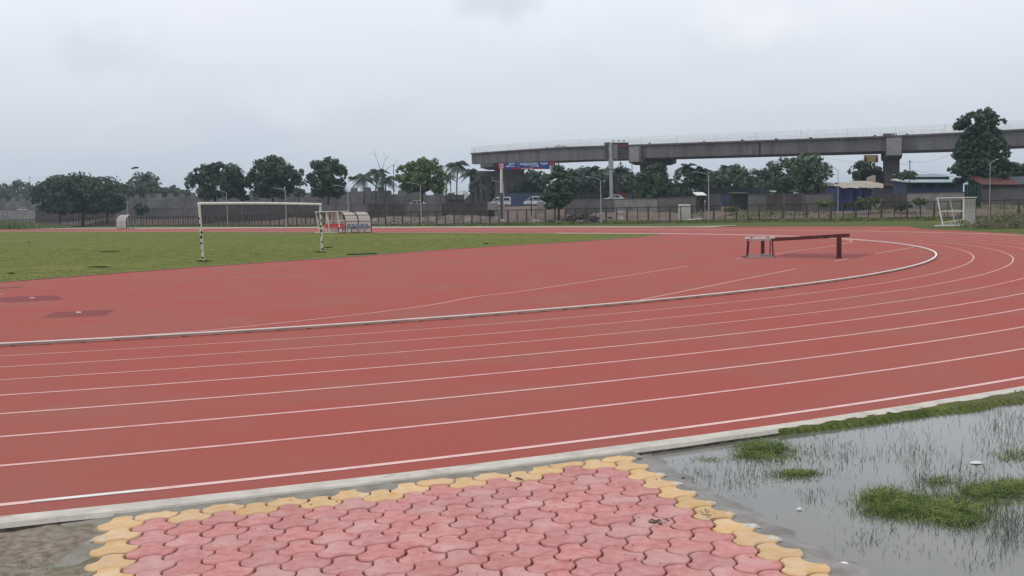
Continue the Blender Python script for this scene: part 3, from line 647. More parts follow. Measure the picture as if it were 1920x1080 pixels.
wall(15, 66, 281, 277, 394, 394, m_walll, 'pale wall panel left of the spreading tree, below the parked white car')
wall(67, 215, 277, 262, 395, 393.5, m_walld, 'dark stretch of wall under the spreading tree')  # this stretch is built in dark brick
wall(216, 372, 262, 232, 391.5, 391, m_wallg, 'grey wall with stained panels between the spreading tree and the goal', piers=6)
wall(373, 600, 204, 176, 385, 384, m_walld, 'long brown brick wall seen through the goal mouth', piers=5)
wall(601, 690, 176, 170, 384.5, 384, m_wallg, 'stained grey wall above the two team shelters', piers=3, jag=.1)
wall(691, 761, 170, 168, 382.5, 382, m_walld, 'dark brick wall just right of the arched shelter', piers=2)
wall(762, 829, 168, 166, 383.5, 383, m_wallg, 'grey plaster wall with black stains below the white car roof')
wall(830, 914, 166, 163, 382, 380, m_walld, 'brown wall below the cream roofed cart')
wall(915, 933, 160, 159.5, 378.5, 378, m_walll, 'short pale broken wall end beside the white sign pole', name='gate_pier', cat='wall', coping=False, jag=.25, group=None, th=.4)
wall(1008, 1020, 158, 157.6, 378, 378, m_walll, 'narrow pale pier with a dark stripe in front of the van and bush', name='gate_pier', cat='wall', coping=False, group=None, th=.4)
wall(1062, 1150, 158, 154, 374.5, 374, m_wallg, 'dark grey wall under the orange and red hoarding', piers=2)
wall(1151, 1233, 154, 151, 373.5, 373, m_walll, 'light grey painted wall stretch in the middle, right of the tall billboard pole')
wall(1234, 1306, 151, 148, 372, 369.5, m_wallg, 'stained wall stretch leading up to the small lean-to hut')
wall(1323, 1352, 150, 149, 365.5, 365, m_concd, 'dark wall stretch between the lean-to hut and the blue panel')
wall(1403, 1436, 146, 145, 366, 365.5, m_wallg, 'grey wall stretch right of the black hut')
wall(1437, 1506, 145, 142, 365.5, 364, m_walld, 'dark brick wall below the big spreading tree near the blue tarpaulin', piers=2)
wall(1507, 1562, 142, 140, 365, 364, m_wallg, 'pale grey wall stretch just left of the blue tarpaulin shed', piers=1)
wall(1655, 1700, 136, 134, 363, 362, m_walld, 'dark rubble wall between the blue tarpaulin and the blue shed', jag=.3, coping=False)
wall(1701, 1808, 134, 130, 363, 361, m_walll, 'pale stone wall below the long blue shed')
wall(1842, 1990, 129, 124, 356, 353, m_concd, 'grey wall below the rusty red roof at the right end')
# fence
f0 = thing('boundary_fence', 'long low brown steel mesh fence between the track and the rubble ground', 'fence', on(960, fzx(960)))
xs = np.linspace(-60, 2080, 3000); Pw = [Vector((at(x, 392, fzx(x)).x, fzx(x), 0)) for x in xs]
cum = np.concatenate([[0], np.cumsum([(Pw[k+1]-Pw[k]).length for k in range(len(Pw)-1)])])
def fpt(s):
    x = float(np.interp(s, cum, xs)); return Vector((at(x, 392, fzx(x)).x, fzx(x), 0))
FH = 1.95; step = cum[-1]/97; post_m = None; pan = None
for k in range(98):
    p = fpt(k*step)
    if post_m is None: post_m = MB().box((0, 0, FH/2), (.17, .14, FH)).box((0, 0, FH+.02), (.19, .16, .04)).box((0, 0, .03), (.3, .3, .1)).build('post', m_fence, f0); o = post_m
    else: o = post_m.copy(); scene.collection.objects.link(o); o.parent = f0
    nx_ = fpt(min((k+1)*step, cum[-1])); d = nx_-p
    o.location = p-f0.location+Vector((0, 0, f0.location.z*0)); o.location.z = -f0.location.z; o.rotation_euler = (0, 0, math.atan2(d.y, d.x) if k < 97 else 0)
    if k == 97: break
    if pan is None:
        l_ = step; mb = MB()
        mb.rbar((.08, 0, .12), (l_-.08, 0, .12), .045, .12).rbar((.08, 0, FH-.06), (l_-.08, 0, FH-.06), .045, .10)
        mb.rbar((.09, 0, .16), (.09, 0, FH-.1), .03, .04).rbar((l_-.09, 0, .16), (l_-.09, 0, FH-.1), .03, .04).rbar((l_/2, 0, .16), (l_/2, 0, FH-.1), .09, .08)
        for q in range(1, 12): mb.rbar((.1, 0, .14+q*.148), (l_-.1, 0, .14+q*.148), .008, .008)
        for q in range(1, 26): mb.rbar((q*l_/26, 0, .16), (q*l_/26, 0, FH-.1), .008, .008)
        pan = mb.build('mesh_panel', m_fence2, f0); o = pan
    else: o = pan.copy(); scene.collection.objects.link(o); o.parent = f0
    o.location = (p.x-f0.location.x, p.y-f0.location.y, -f0.location.z); o.rotation_euler = (0, 0, math.atan2(d.y, d.x)); o.scale = (d.length/step, 1, 1)
# ---------------------------------------------------------------- retaining wall of hexagonal panels
rw = thing('retaining_wall', 'long unfinished grey retaining wall of interlocking concrete panels with a stepped top', 'wall', on(440, 262))
mb = MB(); s0 = at(-60, 390, 300); s1 = at(872, 390, 240); d_ = (s1-s0); d_.z = 0; Lw = d_.length; u_ = d_.normalized(); n_ = Vector((u_.y, -u_.x, 0))
pwid = 1.9; nc = int(Lw/pwid); pr = random.Random(5)
ztop = lambda f: 8.6+(6.9-8.6)*f
for c in range(nc):
    f = c/nc; base = 1.5+(.95 if c % 2 else 0); top = ztop(f)+pr.choice([0, 0, 0, -.6, .3])*.6+(0 if c % 2 else -.85)
    if f > .93: top -= (f-.93)*28
    z = base-1.9
    while z < top-.5:
        z1 = z+1.9; cxp = s0+u_*(c+.5)*pwid; h = .86; g = .0
        hx = [(-pwid*.54, z+.48), (-pwid*.40, z+g), (pwid*.40, z+g), (pwid*.54, z+.48), (pwid*.54, z1-.48), (pwid*.40, z1-g), (-pwid*.40, z1-g), (-pwid*.54, z1-.48)]
        V = []
        for dep, ins in ((0, 0), (.10, .04)):
            for x, zz_ in hx:
                q = cxp+u_*(x*(1-ins))+n_*(dep); V.append(Vector((q.x, q.y, (zz_-(z+.95))*(1-ins)+z+.95)))
        mb.add(V, [tuple(range(15, 7, -1))]+[(k, (k+1) % 8, 8+(k+1) % 8, 8+k) for k in range(8)]+[(7, 6, 5, 4, 3, 2, 1, 0)])
        z = z1
mb.build('panels', m_re, rw, org=rw.location)
mb = MB(); q0 = s0-n_*3; q1 = s1-n_*3      # earth fill behind the panels
mb.add([q0+n_*2.9+Vector((0, 0, -q0.z)), q1+n_*2.9+Vector((0, 0, -q1.z)), Vector((q1.x, q1.y, 0))+n_*2.9+Vector((0, 0, 5.7)), Vector((q0.x, q0.y, 0))+n_*2.9+Vector((0, 0, 7.3)),
        q0-n_*9+Vector((0, 0, -q0.z)), q1-n_*9+Vector((0, 0, -q1.z)), Vector((q1.x, q1.y, 0))-n_*9+Vector((0, 0, 5.7)), Vector((q0.x, q0.y, 0))-n_*9+Vector((0, 0, 7.3))],
       [(0,1,2,3), (4,7,6,5), (3,2,6,7), (0,3,7,4), (1,5,6,2)])
mb.build('earth_fill', m_re, rw, org=rw.location)
# ---------------------------------------------------------------- overpass
ov = thing('overpass', 'long grey concrete overpass under construction with bare bars along its edge', 'overpass', on(1400, 200))
_ZX = [884, 960, 1050, 1200, 1430, 1675, 1920, 2180]; _ZI = [1/235., 1/222., 1/208., 1/193., 1/180., 1/171.5, 1/166., 1/162.]
_pf = np.polyfit((np.array(_ZX)-1400)/600., _ZI, 3)
Zb = lambda x: float(1/np.polyval(_pf, (x-1400)/600.))
def bdir(x):
    a = at(x-8, 300, Zb(x-8)); b = at(x+8, 300, Zb(x+8)); d = b-a; d.z = 0; d.normalize(); return d, Vector((-d.y, d.x, 0))
ytop = [(884, 287), (960, 281.5), (1050, 275.5), (1200, 270.5), (1430, 262.5), (1640, 255.5), (1800, 248), (1920, 241.5), (2100, 231)]
ybot = [(884, 307.5), (960, 305), (1050, 301), (1200, 296.5), (1430, 289.5), (1640, 283.5), (1800, 279), (1920, 273), (2100, 264)]
iy = lambda T, x: float(np.interp(x, [a for a, b in T], [b for a, b in T]))
BW = 10.5
bd = (at(2100, 300, Zb(2100))-at(884, 300, Zb(884))); bd.z = 0; bd.normalize(); bn = Vector((-bd.y, bd.x, 0))     # away from the camera
def bsec(x):
    t = at(x, iy(ytop, x), Zb(x)); b = at(x, iy(ybot, x), Zb(x)); return t, b
def span(x0, x1, name):
    mb = MB(); N_ = 10; V = []
    for k in range(N_+1):
        x = x0+(x1-x0)*k/N_; t, b = bsec(x); h = t.z-b.z
        bd, bn = bdir(x)
        prof = [(0-.35, t.z), (-.35, t.z-.28), (0, t.z-.34), (0, b.z), (.5, b.z-.06), (BW-.5, b.z-.06), (BW, b.z), (BW, t.z-.34), (BW+.35, t.z-.28), (BW+.35, t.z)]
        V += [Vector((t.x, t.y, 0))+bn*o_+Vector((0, 0, z)) for o_, z in prof]
    n = 10
    mb.add(V, [(n*k+q, n*k+(q+1) % n, n*k+n+(q+1) % n, n*k+n+q) for k in range(N_) for q in range(n)]+[tuple(range(n-1, -1, -1)), tuple(range(n*N_, n*N_+n))])
    mb.build('girder_span', m_conc, ov, org=ov.location)
    # raised seat lip and dark side joints
    return
for a, b in ((884, 1194), (1197.5, 1423.5), (1426, 1674), (1677, 2100)): span(a, b, 's')
# bars along the parapets
for side in (0, 1):
    mb = MB()
    t0, _ = bsec(886); t1, _ = bsec(2098)
    Lb = (Vector((t1.x, t1.y, 0))-Vector((t0.x, t0.y, 0))).length; Lb = Lb*1.03; nb = int(Lb/.20); pr = random.Random(9+side)
    xsb = np.linspace(886, 2098, 1500); Tb = [bsec(x)[0]+bdir(x)[1]*(-.2 if side == 0 else BW+.2) for x in xsb]; off = Vector(); cb_ = np.concatenate([[0], np.cumsum([(Tb[k+1]-Tb[k]).length for k in range(len(Tb)-1)])])
    TT = np.array([[t.x, t.y, t.z] for t in Tb]); V = []; Fq = []
    hh = 1.42
    for k in range(nb):
        s = k*cb_[-1]/nb; p = Vector([float(np.interp(s, cb_, TT[:, c])) for c in range(3)])+off; h = hh*(1 if pr.random() > .1 else .8)+pr.uniform(-.04, .04); r_ = .022 if k % 38 else .06
        lx = pr.uniform(-.05, .05); b0 = len(V)
        for z, sh in ((0, 0), (h, lx)):
            for dx, dy in ((-r_, -r_), (r_, -r_), (r_, r_), (-r_, r_)): V.append((p.x+dx+sh, p.y+dy, p.z+z))
        Fq += [(b0, b0+1, b0+5, b0+4), (b0+1, b0+2, b0+6, b0+5), (b0+2, b0+3, b0+7, b0+6), (b0+3, b0, b0+4, b0+7)]
    mb.add(V, Fq)
    for z in (.35, .7, 1.05, 1.38):
        for k in range(0, 60):
            i0 = int(k*1499/60); i1 = int((k+1)*1499/60); mb.rbar(Tb[i0]+off+Vector((0, 0, z)), Tb[i1]+off+Vector((0, 0, z)), .022, .022)
    mb.build('parapet_bars', m_rebar, ov, org=ov.location)
# little concrete blocks left on the deck edge
def pier(x, xw, wide, capdrop, lightface=True, colw=None, colx=None):
    t, b = bsec(x); bd, bn = bdir(x); zt = b.z; g = on(x, Zb(x)+4).z-.5; p = Vector((t.x, t.y, 0)); w_ = pw(xw, Zb(x))
    pm = MB(); c0 = p+bd*0
    # cross-head: tapered cap beam under the deck
    for s_ in (0,):
        prof = [(-.9, zt-.02), (-.9, zt-capdrop), (1.2, zt-capdrop-.45), (BW-1.2, zt-capdrop-.45), (BW+.9, zt-capdrop), (BW+.9, zt-.02)]
        V = [p+bn*o_-bd*wide/2+Vector((0, 0, z)) for o_, z in prof]+[p+bn*o_+bd*wide/2+Vector((0, 0, z)) for o_, z in prof]
        pm.add(V, [tuple(range(5, -1, -1)), tuple(range(6, 12))]+[(k, (k+1) % 6, 6+(k+1) % 6, 6+k) for k in range(6)])
    pm.build('pier_cap', m_concd, ov, org=ov.location)  # shade under the deck is put into the caps' dark colour
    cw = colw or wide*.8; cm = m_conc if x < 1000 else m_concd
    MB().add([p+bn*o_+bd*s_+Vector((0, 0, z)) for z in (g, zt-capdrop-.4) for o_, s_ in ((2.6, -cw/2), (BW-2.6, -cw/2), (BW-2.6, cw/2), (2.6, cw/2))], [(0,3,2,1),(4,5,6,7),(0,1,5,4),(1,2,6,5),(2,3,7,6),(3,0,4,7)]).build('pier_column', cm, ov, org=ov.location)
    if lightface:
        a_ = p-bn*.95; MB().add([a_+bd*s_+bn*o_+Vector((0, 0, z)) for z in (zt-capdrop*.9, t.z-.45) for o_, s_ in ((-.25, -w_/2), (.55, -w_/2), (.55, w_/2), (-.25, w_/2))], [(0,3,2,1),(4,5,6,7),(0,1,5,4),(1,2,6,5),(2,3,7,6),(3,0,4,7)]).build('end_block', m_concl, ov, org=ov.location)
pier(1195.5, 21, 2.9, .8, True, 2.6); pier(1675.5, 26, 2.7, .9, True, 2.4); pier(918, 10, 5.2, .9, False, 4.4); pier(2130, 26, 2.7, .9, True, 2.4)
# landing slab and stub columns at the open end
t, b = bsec(893); bd, bn = bdir(893)
sm_ = MB(); q = Vector((t.x, t.y, 0))-bn*1.2
sm_.add([q+bd*s_+bn*o_+Vector((0, 0, z)) for z in (b.z-2.9, b.z-1.7) for o_, s_ in ((0, -1.6), (BW, -1.6), (BW, 1.8), (0, 1.8))], [(0,3,2,1),(4,5,6,7),(0,1,5,4),(1,2,6,5),(2,3,7,6),(3,0,4,7)])
sm_.build('landing_slab', m_concl, ov, org=ov.location)
sm_ = MB()
for s_ in (-1.1, 1.0):
    for o_ in (.6, 3.5): 
        q_ = q+bd*s_+bn*o_; sm_.box((q_.x, q_.y, (b.z-2.9+1.5)/2), (.9, .9, b.z-2.9-1.5), math.atan2(bd.y, bd.x))
sm_.build('end_columns', m_conc, ov, org=ov.location)
sm_ = MB(); pr = random.Random(4)
for k in range(16):
    p = Vector((t.x, t.y, t.z))-bd*(1.2+pr.uniform(0, .7))+bn*pr.uniform(0, BW*.4); sm_.bar(p+Vector((0, 0, .9*pr.random())), p+Vector((pr.uniform(-.5, .3), 0, -pr.uniform(1.2, 3.8))), .03, 5)
sm_.build('loose_bars', m_rust, ov, org=ov.location)
sm_ = MB()
for x in (1026, 1060, 1150, 1218, 1320, 1392, 1455, 1520, 1640, 1668, 1700):
    t, b = bsec(x); w_ = pr.uniform(.25, .5) if x != 1668 else 2.2; sm_.box((t.x, t.y-.1, t.z+.09), (w_, .4, .2 if x != 1668 else .5))
sm_.build('deck_blocks', m_concd, ov, org=ov.location)
# ---------------------------------------------------------------- trees
def leafcloud(centers, radii, n, size, r, squash=1., solid=.35):
    C_ = np.asarray(centers, float); Rr = np.asarray(radii, float); wgt = Rr**2; wgt /= wgt.sum()
    idx = r.choice(len(C_), n, p=wgt); v = r.normal(size=(n, 3)); v /= np.linalg.norm(v, axis=1)[:, None]
    rad = np.where(r.random(n) < solid, r.uniform(.3, .9, n), r.uniform(.86, 1.1, n)); v2 = v*np.array([1, 1, squash])
    P = C_[idx]+v2*(Rr[idx]*rad)[:, None]
    nn = v+r.normal(0, .38, (n, 3)); nn /= np.linalg.norm(nn, axis=1)[:, None]
    a = np.cross(nn, r.normal(size=(n, 3))); a /= np.linalg.norm(a, axis=1)[:, None]; b = np.cross(nn, a)
    s = size*r.uniform(.55, 1.35, n)[:, None]
    V = np.stack([P-a*s, P-b*s*.55, P+a*s, P+b*s*.55], 1).reshape(-1, 3)
    return V, (np.arange(n)[:, None]*4+np.arange(4)[None]).astype(int)
def tree(cx, ytop_, wpx, ybot_, Z, m, label, n=5200, size=.30, nb=26, shape='round', name='tree', cat='tree', group='trees beyond the fence', trunk_r=.22, seed=None, base=None, lean=0., limbs=5, brad=.30, solid=.4):
    r = np.random.default_rng(int(cx*7+wpx) if seed is None else seed)
    g = on(cx+lean, Z) if base is None else base; top = at(cx, ytop_, Z); bot = at(cx, ybot_, Z).z; Hc = top.z-bot; Wc = pw(wpx, Z)/2; cc = np.array([top.x, top.y, bot+Hc/2])
    root = thing(name, label, cat, g, 0, group)
    nb = int(nb*1.7); br = brad*.78*min(Wc, Hc*.62); cs = []; rs = []
    for k in range(nb):
        v = r.normal(size=3); v /= np.linalg.norm(v)
        if shape == 'round': f = np.array([Wc-br*.7, Wc-br*.7, Hc/2-br*.6]); v[2] = v[2] if v[2] > -.9 else -v[2]*.6
        elif shape == 'umbrella': f = np.array([Wc-br*.8, Wc-br*.8, Hc/2-br*.5]); v[2] = abs(v[2])*(1.0 if r.random() < .6 else -.85)
        elif shape == 'column': f = np.array([Wc-br*.7, Wc-br*.7, Hc/2-br*.7])
        rr_ = r.uniform(.62, 1.0) if k > nb*.3 else r.uniform(0, .6)
        cs.append(cc+v*f*rr_); rs.append(br*r.uniform(.6, 1.15))
    for k in range(max(6, nb//4)):
        t_ = r.uniform(0, 2*math.pi); q_ = math.sqrt(r.random())*.72; cs.append(cc+np.array([math.cos(t_)*q_*Wc, math.sin(t_)*q_*Wc, -Hc*r.uniform(.22, .40)])); rs.append(br*r.uniform(.7, 1.1))
    nb2 = int(nb*1.7)          # small sprigs breaking the outline
    for k in range(nb2):
        v = r.normal(size=3); v /= np.linalg.norm(v); v[2] = abs(v[2])*.9-.2
        cs.append(cc+v*np.array([Wc*.93, Wc*.93, Hc/2*.95])*r.uniform(.95, 1.06)); rs.append(br*r.uniform(.16, .36))
    sq = .8 if shape != 'umbrella' else .38
    V, Fq = leafcloud(cs, rs, n, size*Z/190, r, sq, solid)
    V = V[:]; V[:, 2] = np.maximum(V[:, 2], g.z+.05)
    mesh('crown', V, Fq, m, root, org=g)
    tb = MB(); hub = Vector((cc[0], cc[1], bot+Hc*.22)); fork = g.lerp(hub, .72); tb.bar(g-Vector((0, 0, .3)), fork, trunk_r, 8, trunk_r*.75)
    for k in range(limbs):
        t = cs[int(r.integers(0, nb))]; tb.bar(fork, fork.lerp(Vector(t), .55), trunk_r*.55, 6, trunk_r*.3); tb.bar(fork.lerp(Vector(t), .55), Vector(t), trunk_r*.3, 5, trunk_r*.12)
    tb.build('trunk', m_bark, root, org=g)
    return root
def palm(cx, ytop_, Z, label, wpx=44, fr=17, name='palm_tree', m=None, droop=1., trunk=True, tr=.16):
    r = np.random.default_rng(int(cx*3)); g = on(cx, Z); top = at(cx, ytop_, Z); Lf = pw(wpx, Z)/2*1.25
    hub = Vector((top.x, top.y, top.z-Lf*.55)); root = thing(name, label, 'palm tree', g, 0, 'palms beyond the fence')
    mb = MB()
    for k in range(fr):
        az_ = 2*math.pi*k/fr+r.uniform(-.2, .2); el = r.uniform(-.25, 1.15); d = Vector((math.cos(az_), math.sin(az_), 0)); P = []
        L_ = Lf*r.uniform(.8, 1.1)
        for q in range(8):
            t = q/7; P.append(hub+d*L_*(math.cos(el)*t*.9+.12*t)+Vector((0, 0, L_*(math.sin(el)*t-.75*droop*t*t))))
        for q in range(7):
            a, b = P[q], P[q+1]; dr = (b-a).normalized(); sd = dr.cross(Vector((0, 0, 1))).normalized()
            for u in range(4):
                p = a.lerp(b, u/4); t = (q+u/4)/7; ll = L_*.27*math.sin(math.pi*min(1, .18+t*.85))
                for sg in (-1, 1):
                    tip = p+sd*sg*ll*.8+dr*ll*.45-Vector((0, 0, ll*.5)); w2 = dr*L_*.026
                    mb.add([p-w2, p+w2, tip+w2*.3, tip-w2*.3], [(0, 1, 2, 3)])
    mb.build('fronds', m or m_palm, root, org=g)
    if trunk:
        tb = MB(); pts = [g.lerp(hub, t)+Vector((.5*math.sin(t*2.2)*(1 if cx % 2 else -1)*(1-t)*1., 0, 0)) for t in np.linspace(0, 1, 6)]; tb.tube(pts, [tr*1.3, tr*1.1, tr, tr*.95, tr*.9, tr*.85], 7); tb.build('trunk', m_bark, root, org=g)
    return root
TB = 'trees beyond the fence'
# far left
tree(22, 334, 100, 392, 420, m_leafm, 'hazy bluish tree mass at the far left edge', 4500, .26, 20, trunk_r=.3, brad=.4)
tree(-12, 342, 90, 392, 400, m_leafm, 'hazy tree cut by the left edge of the photo', 3500, .26, 16, brad=.4)
tree(70, 356, 60, 392, 380, m_leafm, 'small hazy tree between the bluish tree mass and the spreading tree', 2500, .26, 14, brad=.4)
tree(153, 318, 182, 404, 238, m_leaf, 'broad flat-topped spreading tree beside the grey panel wall', 15000, .30, 90, 'umbrella', trunk_r=.45, limbs=14, brad=.42, solid=.3)
tree(110, 348, 100, 402, 240, m_leaf, 'dark lower tree under the left side of the spreading tree', 5500, .30, 30, brad=.36)
tree(200, 362, 70, 402, 240, m_leaf, 'dark low tree under the right side of the spreading tree', 3500, .30, 20, brad=.36)
tree(268, 319, 74, 385, 310, m_leafm, 'rounded tree behind the panel wall, right of the spreading tree', 4200, .26, 24, trunk_r=.3, brad=.36)
tree(235, 340, 50, 385, 312, m_leafb, 'lighter green tree peeping out right of the spreading tree', 2500, .26, 16, brad=.36)
tree(318, 343, 50, 385, 315, m_leafm, 'low tree behind the panel wall, left of the first big dark tree', 2500, .26, 16, brad=.36)
tree(346, 352, 40, 385, 316, m_leafm, 'low bushy tree touching the left side of the first big dark tree', 2000, .26, 14, brad=.36)
tree(265, 379, 30, 404, 216, m_leaf, 'small dark round bush in front of the panel wall near the arched far shelter', 1800, .22, 12, name='bush', cat='bush', group=None, trunk_r=.08)
tree(402, 297, 112, 378, 205, m_leaf, 'big dark round tree above the left goal post', 8500, .30, 44, brad=.27, trunk_r=.3)
tree(452, 322, 40, 378, 206, m_leaf, 'dark tree edge filling the gap between the first and second big trees', 2600, .30, 14, brad=.36)
tree(510, 289, 100, 376, 200, m_leaf, 'big dark round tree above the middle of the goal crossbar', 8500, .30, 42, brad=.27, trunk_r=.3)
tree(560, 314, 34, 372, 240, m_leafm, 'hazy tree between the second and third big round trees', 2600, .26, 14, brad=.36)
tree(614, 291, 84, 374, 194, m_leaf, 'big dark round tree above the right goal post', 7800, .30, 38, brad=.27, trunk_r=.28)
tree(790, 290, 108, 366, 182, m_leafb, 'big bright green round tree left of the overpass end', 10500, .28, 48, brad=.24, trunk_r=.3)
palm(681, 312, 240, 'palm with drooping fronds right of the third big dark tree', 58, 20)
palm(706, 306, 246, 'palm with upright fronds just left of the bare branches', 52, 18)
palm(724, 318, 238, 'short palm crowded against the bright green tree', 46, 16)
palm(858, 290, 232, 'tall palm between the bright green tree and the overpass end', 56, 18, droop=1.15)
palm(838, 316, 240, 'small palm on the right edge of the bright green tree', 38, 14)
palm(884, 308, 226, 'palm partly in front of the overpass end', 48, 17)
palm(897, 330, 222, 'low palm at the foot of the overpass end', 40, 15)
# bare branches
g = on(722, 236); bt = thing('bare_tree', 'leafless thin tree rising above the palms', 'tree', g); bb = MB()
def twig(p, d, L_, r_, dep, rn):
    q = p+d*L_; bb.bar(p, q, r_, 5, r_*.6)
    if dep:
        for _ in range(rn.choice([2, 3])): twig(q, (d+Vector((rn.uniform(-.7, .7), rn.uniform(-.3, .3), rn.uniform(-.1, .5)))).normalized(), L_*rn.uniform(.5, .85), r_*.6, dep-1, rn)
rn = random.Random(12); t5 = at(715, 326, 236)
bb.bar(g, t5, .14, 6, .09)
for tx, ty in ((704, 290), (741, 307), (722, 300)):
    q = at(tx, ty, 236); mid = t5.lerp(q, .5)+Vector((rn.uniform(-.4, .4), 0, .3)); bb.bar(t5, mid, .08, 5, .05); bb.bar(mid, q, .05, 5, .02)
    twig(mid, (q-mid).normalized(), 1.4, .035, 2, rn)
bb.build('bare_boughs', m_bark, bt, org=g)
# behind and under the bridge
for i_, (cx, yt, w_, yb, Z, m, lb) in enumerate([
    (906, 316, 60, 386, 262, m_leafm, 'dark tree glimpsed between the columns at the open end of the overpass'),
    (930, 322, 50, 386, 266, m_leafm, 'dark tree mass right behind the open end of the overpass'),
    (960, 318, 80, 386, 262, m_leafm, 'dark tree mass behind the first overpass pier'),
    (990, 306, 90, 378, 250, m_leafw, 'dusty grey green tree under the blue road sign'),
    (985, 336, 60, 384, 226, m_leaf, 'dark shaded tree right behind the white van'),
    (1098, 306, 100, 376, 252, m_leafm, 'mid green tree behind the thin lamp post under the overpass'),
    (1150, 302, 90, 374, 256, m_leafm, 'dark tree behind the tall billboard pole'),
    (1110, 338, 110, 378, 222, m_leafw, 'lighter green scrubby tree above the blue hoarding'),
    (1178, 334, 60, 376, 224, m_leafw, 'pale scrubby tree left of the dark conical tree under the overpass'),
    (1262, 340, 60, 376, 230, m_leafw, 'low pale green tree between the dark conical tree and the cypress'),
    (1302, 306, 52, 378, 190, m_leaf, 'dark upright leafy tree just behind the lamp by the lean-to hut'),
    (1345, 312, 78, 374, 214, m_leafm, 'dark tree right of the lamp by the lean-to hut'),
    (1378, 299, 66, 374, 224, m_leafm, 'taller tree with tufted top in the middle of the right hand tree row'),
    (1410, 314, 70, 374, 220, m_leafm, 'rounded tree left of the tallest spreading tree in the right hand row'),
    (1446, 301, 62, 374, 214, m_leafm, 'tree leaning against the left side of the tallest spreading tree'),
    (1425, 336, 90, 376, 208, m_leafw, 'pale green undergrowth tree below the right hand tree row'),
    (1330, 345, 70, 376, 206, m_leafw, 'pale undergrowth tree behind the blue panel'),
    ]): tree(cx, yt, w_, yb, Z, m, lb, 3800, .28, 24, brad=.32, trunk_r=.22)
for cx, yt, Z, w_, lb in [(1110, 300, 250, 60, 'palm under the overpass left of the tall billboard pole'), (1160, 303, 254, 60, 'palm under the overpass right of the tall billboard pole'), (1078, 308, 248, 56, 'palm behind the dusty roadside bush'),
        (1012, 316, 244, 50, 'palm under the right end of the blue road sign'), (1288, 296, 240, 50, 'tall palm in the bright gap right of the second pier'), (1318, 306, 236, 46, 'palm top above the dark upright tree'), (1362, 300, 238, 44, 'palm top in the right hand tree row'), (1182, 318, 250, 50, 'palm hidden half behind the dark conical tree')]:
    palm(cx, yt, Z, lb, w_, 17)
palm(1048, 264, 262, 'palm top showing above the overpass deck', 36, 15)
tree(1047, 307, 74, 386, 141, m_leafw, 'dusty olive roadside tree right of the vans', 6500, .26, 36, brad=.27, trunk_r=.2)
tree(1040, 345, 70, 394, 139, m_leaf, 'dark lower bush of the roadside tree right of the vans', 4200, .26, 22, brad=.32, trunk_r=.15)
tree(1222, 302, 78, 382, 172, m_leaf, 'dark conical tree in front of the second overpass pier', 6500, .26, 34, 'column', brad=.36, trunk_r=.2)
tree(1226, 340, 66, 380, 170, m_leaf, 'dark skirt of foliage at the foot of the conical tree', 4000, .26, 22, brad=.34, trunk_r=.15)
tree(1270, 315, 15, 352, 238, m_leafm, 'slim pointed cypress in the bright gap under the overpass', 1500, .22, 10, 'column', brad=.5, trunk_r=.12)
tree(1506, 279, 116, 370, 166, m_leafm, 'tallest spreading tree of the right hand row, reaching the overpass girder', 9500, .27, 50, brad=.25, trunk_r=.28)
tree(1470, 322, 60, 372, 168, m_leaf, 'dark side branch tree left below the tallest spreading tree', 3800, .27, 22, brad=.3)
tree(1622, 296, 64, 346, 190, m_leafm, 'round tree behind the blue tarpaulin shed, left of the thick pier', 5000, .27, 28, brad=.29)
tree(1660, 318, 44, 348, 178, m_leafw, 'paler tree in front of the thick right hand pier', 3600, .25, 20, brad=.32)
tree(1700, 318, 40, 338, 147, m_leafm, 'small umbrella shaped tree with a bare trunk right of the thick pier', 2600, .20, 20, 'round', brad=.4, trunk_r=.09)
tree(1842, 232, 104, 330, 140, m_leaf, 'huge dark tree standing in front of the overpass at the right', 12000, .30, 56, brad=.25, trunk_r=.4, seed=11)
tree(1838, 199, 92, 262, 140, m_leaf, 'open upper boughs of the huge dark tree at the right', 4600, .34, 26, brad=.26, trunk_r=.3, seed=21, group=None)
tree(1842, 285, 126, 348, 139, m_leaf, 'low dark skirt foliage of the huge tree at the right', 9500, .30, 46, brad=.27, trunk_r=.3, seed=31)
tree(1912, 300, 70, 350, 150, m_leafm, 'green tree at the right edge behind the white roofs', 5000, .26, 26, brad=.3)
# shrubs near the far fence
SH = 'shrubs behind the fence'
for cx, yt, w_, yb, m, lb in [(1632, 364, 56, 392, m_leafb, 'leafy shrub in front of the blue tarpaulin shed'), (1725, 369, 30, 386, m_scrub, 'yellowish arching shrub right of the blue tarpaulin shed'), (1545, 374, 40, 388, m_scrub, 'yellowish shrub at the foot of the lamp left of the blue tarpaulin'), (1600, 376, 50, 392, m_leafw, 'low dusty shrub below the blue tarpaulin'), (1690, 380, 40, 394, m_leafw, 'low scrub behind the fence right of the blue tarpaulin'), (1372, 388, 30, 396, m_scrub, 'low scrub behind the fence right of the white tank')]:
    tree(cx, yt, w_, yb, fzx(cx)+12, m, lb, 1700, .24, 14, name='shrub', cat='shrub', group=SH, trunk_r=.05, brad=.34)
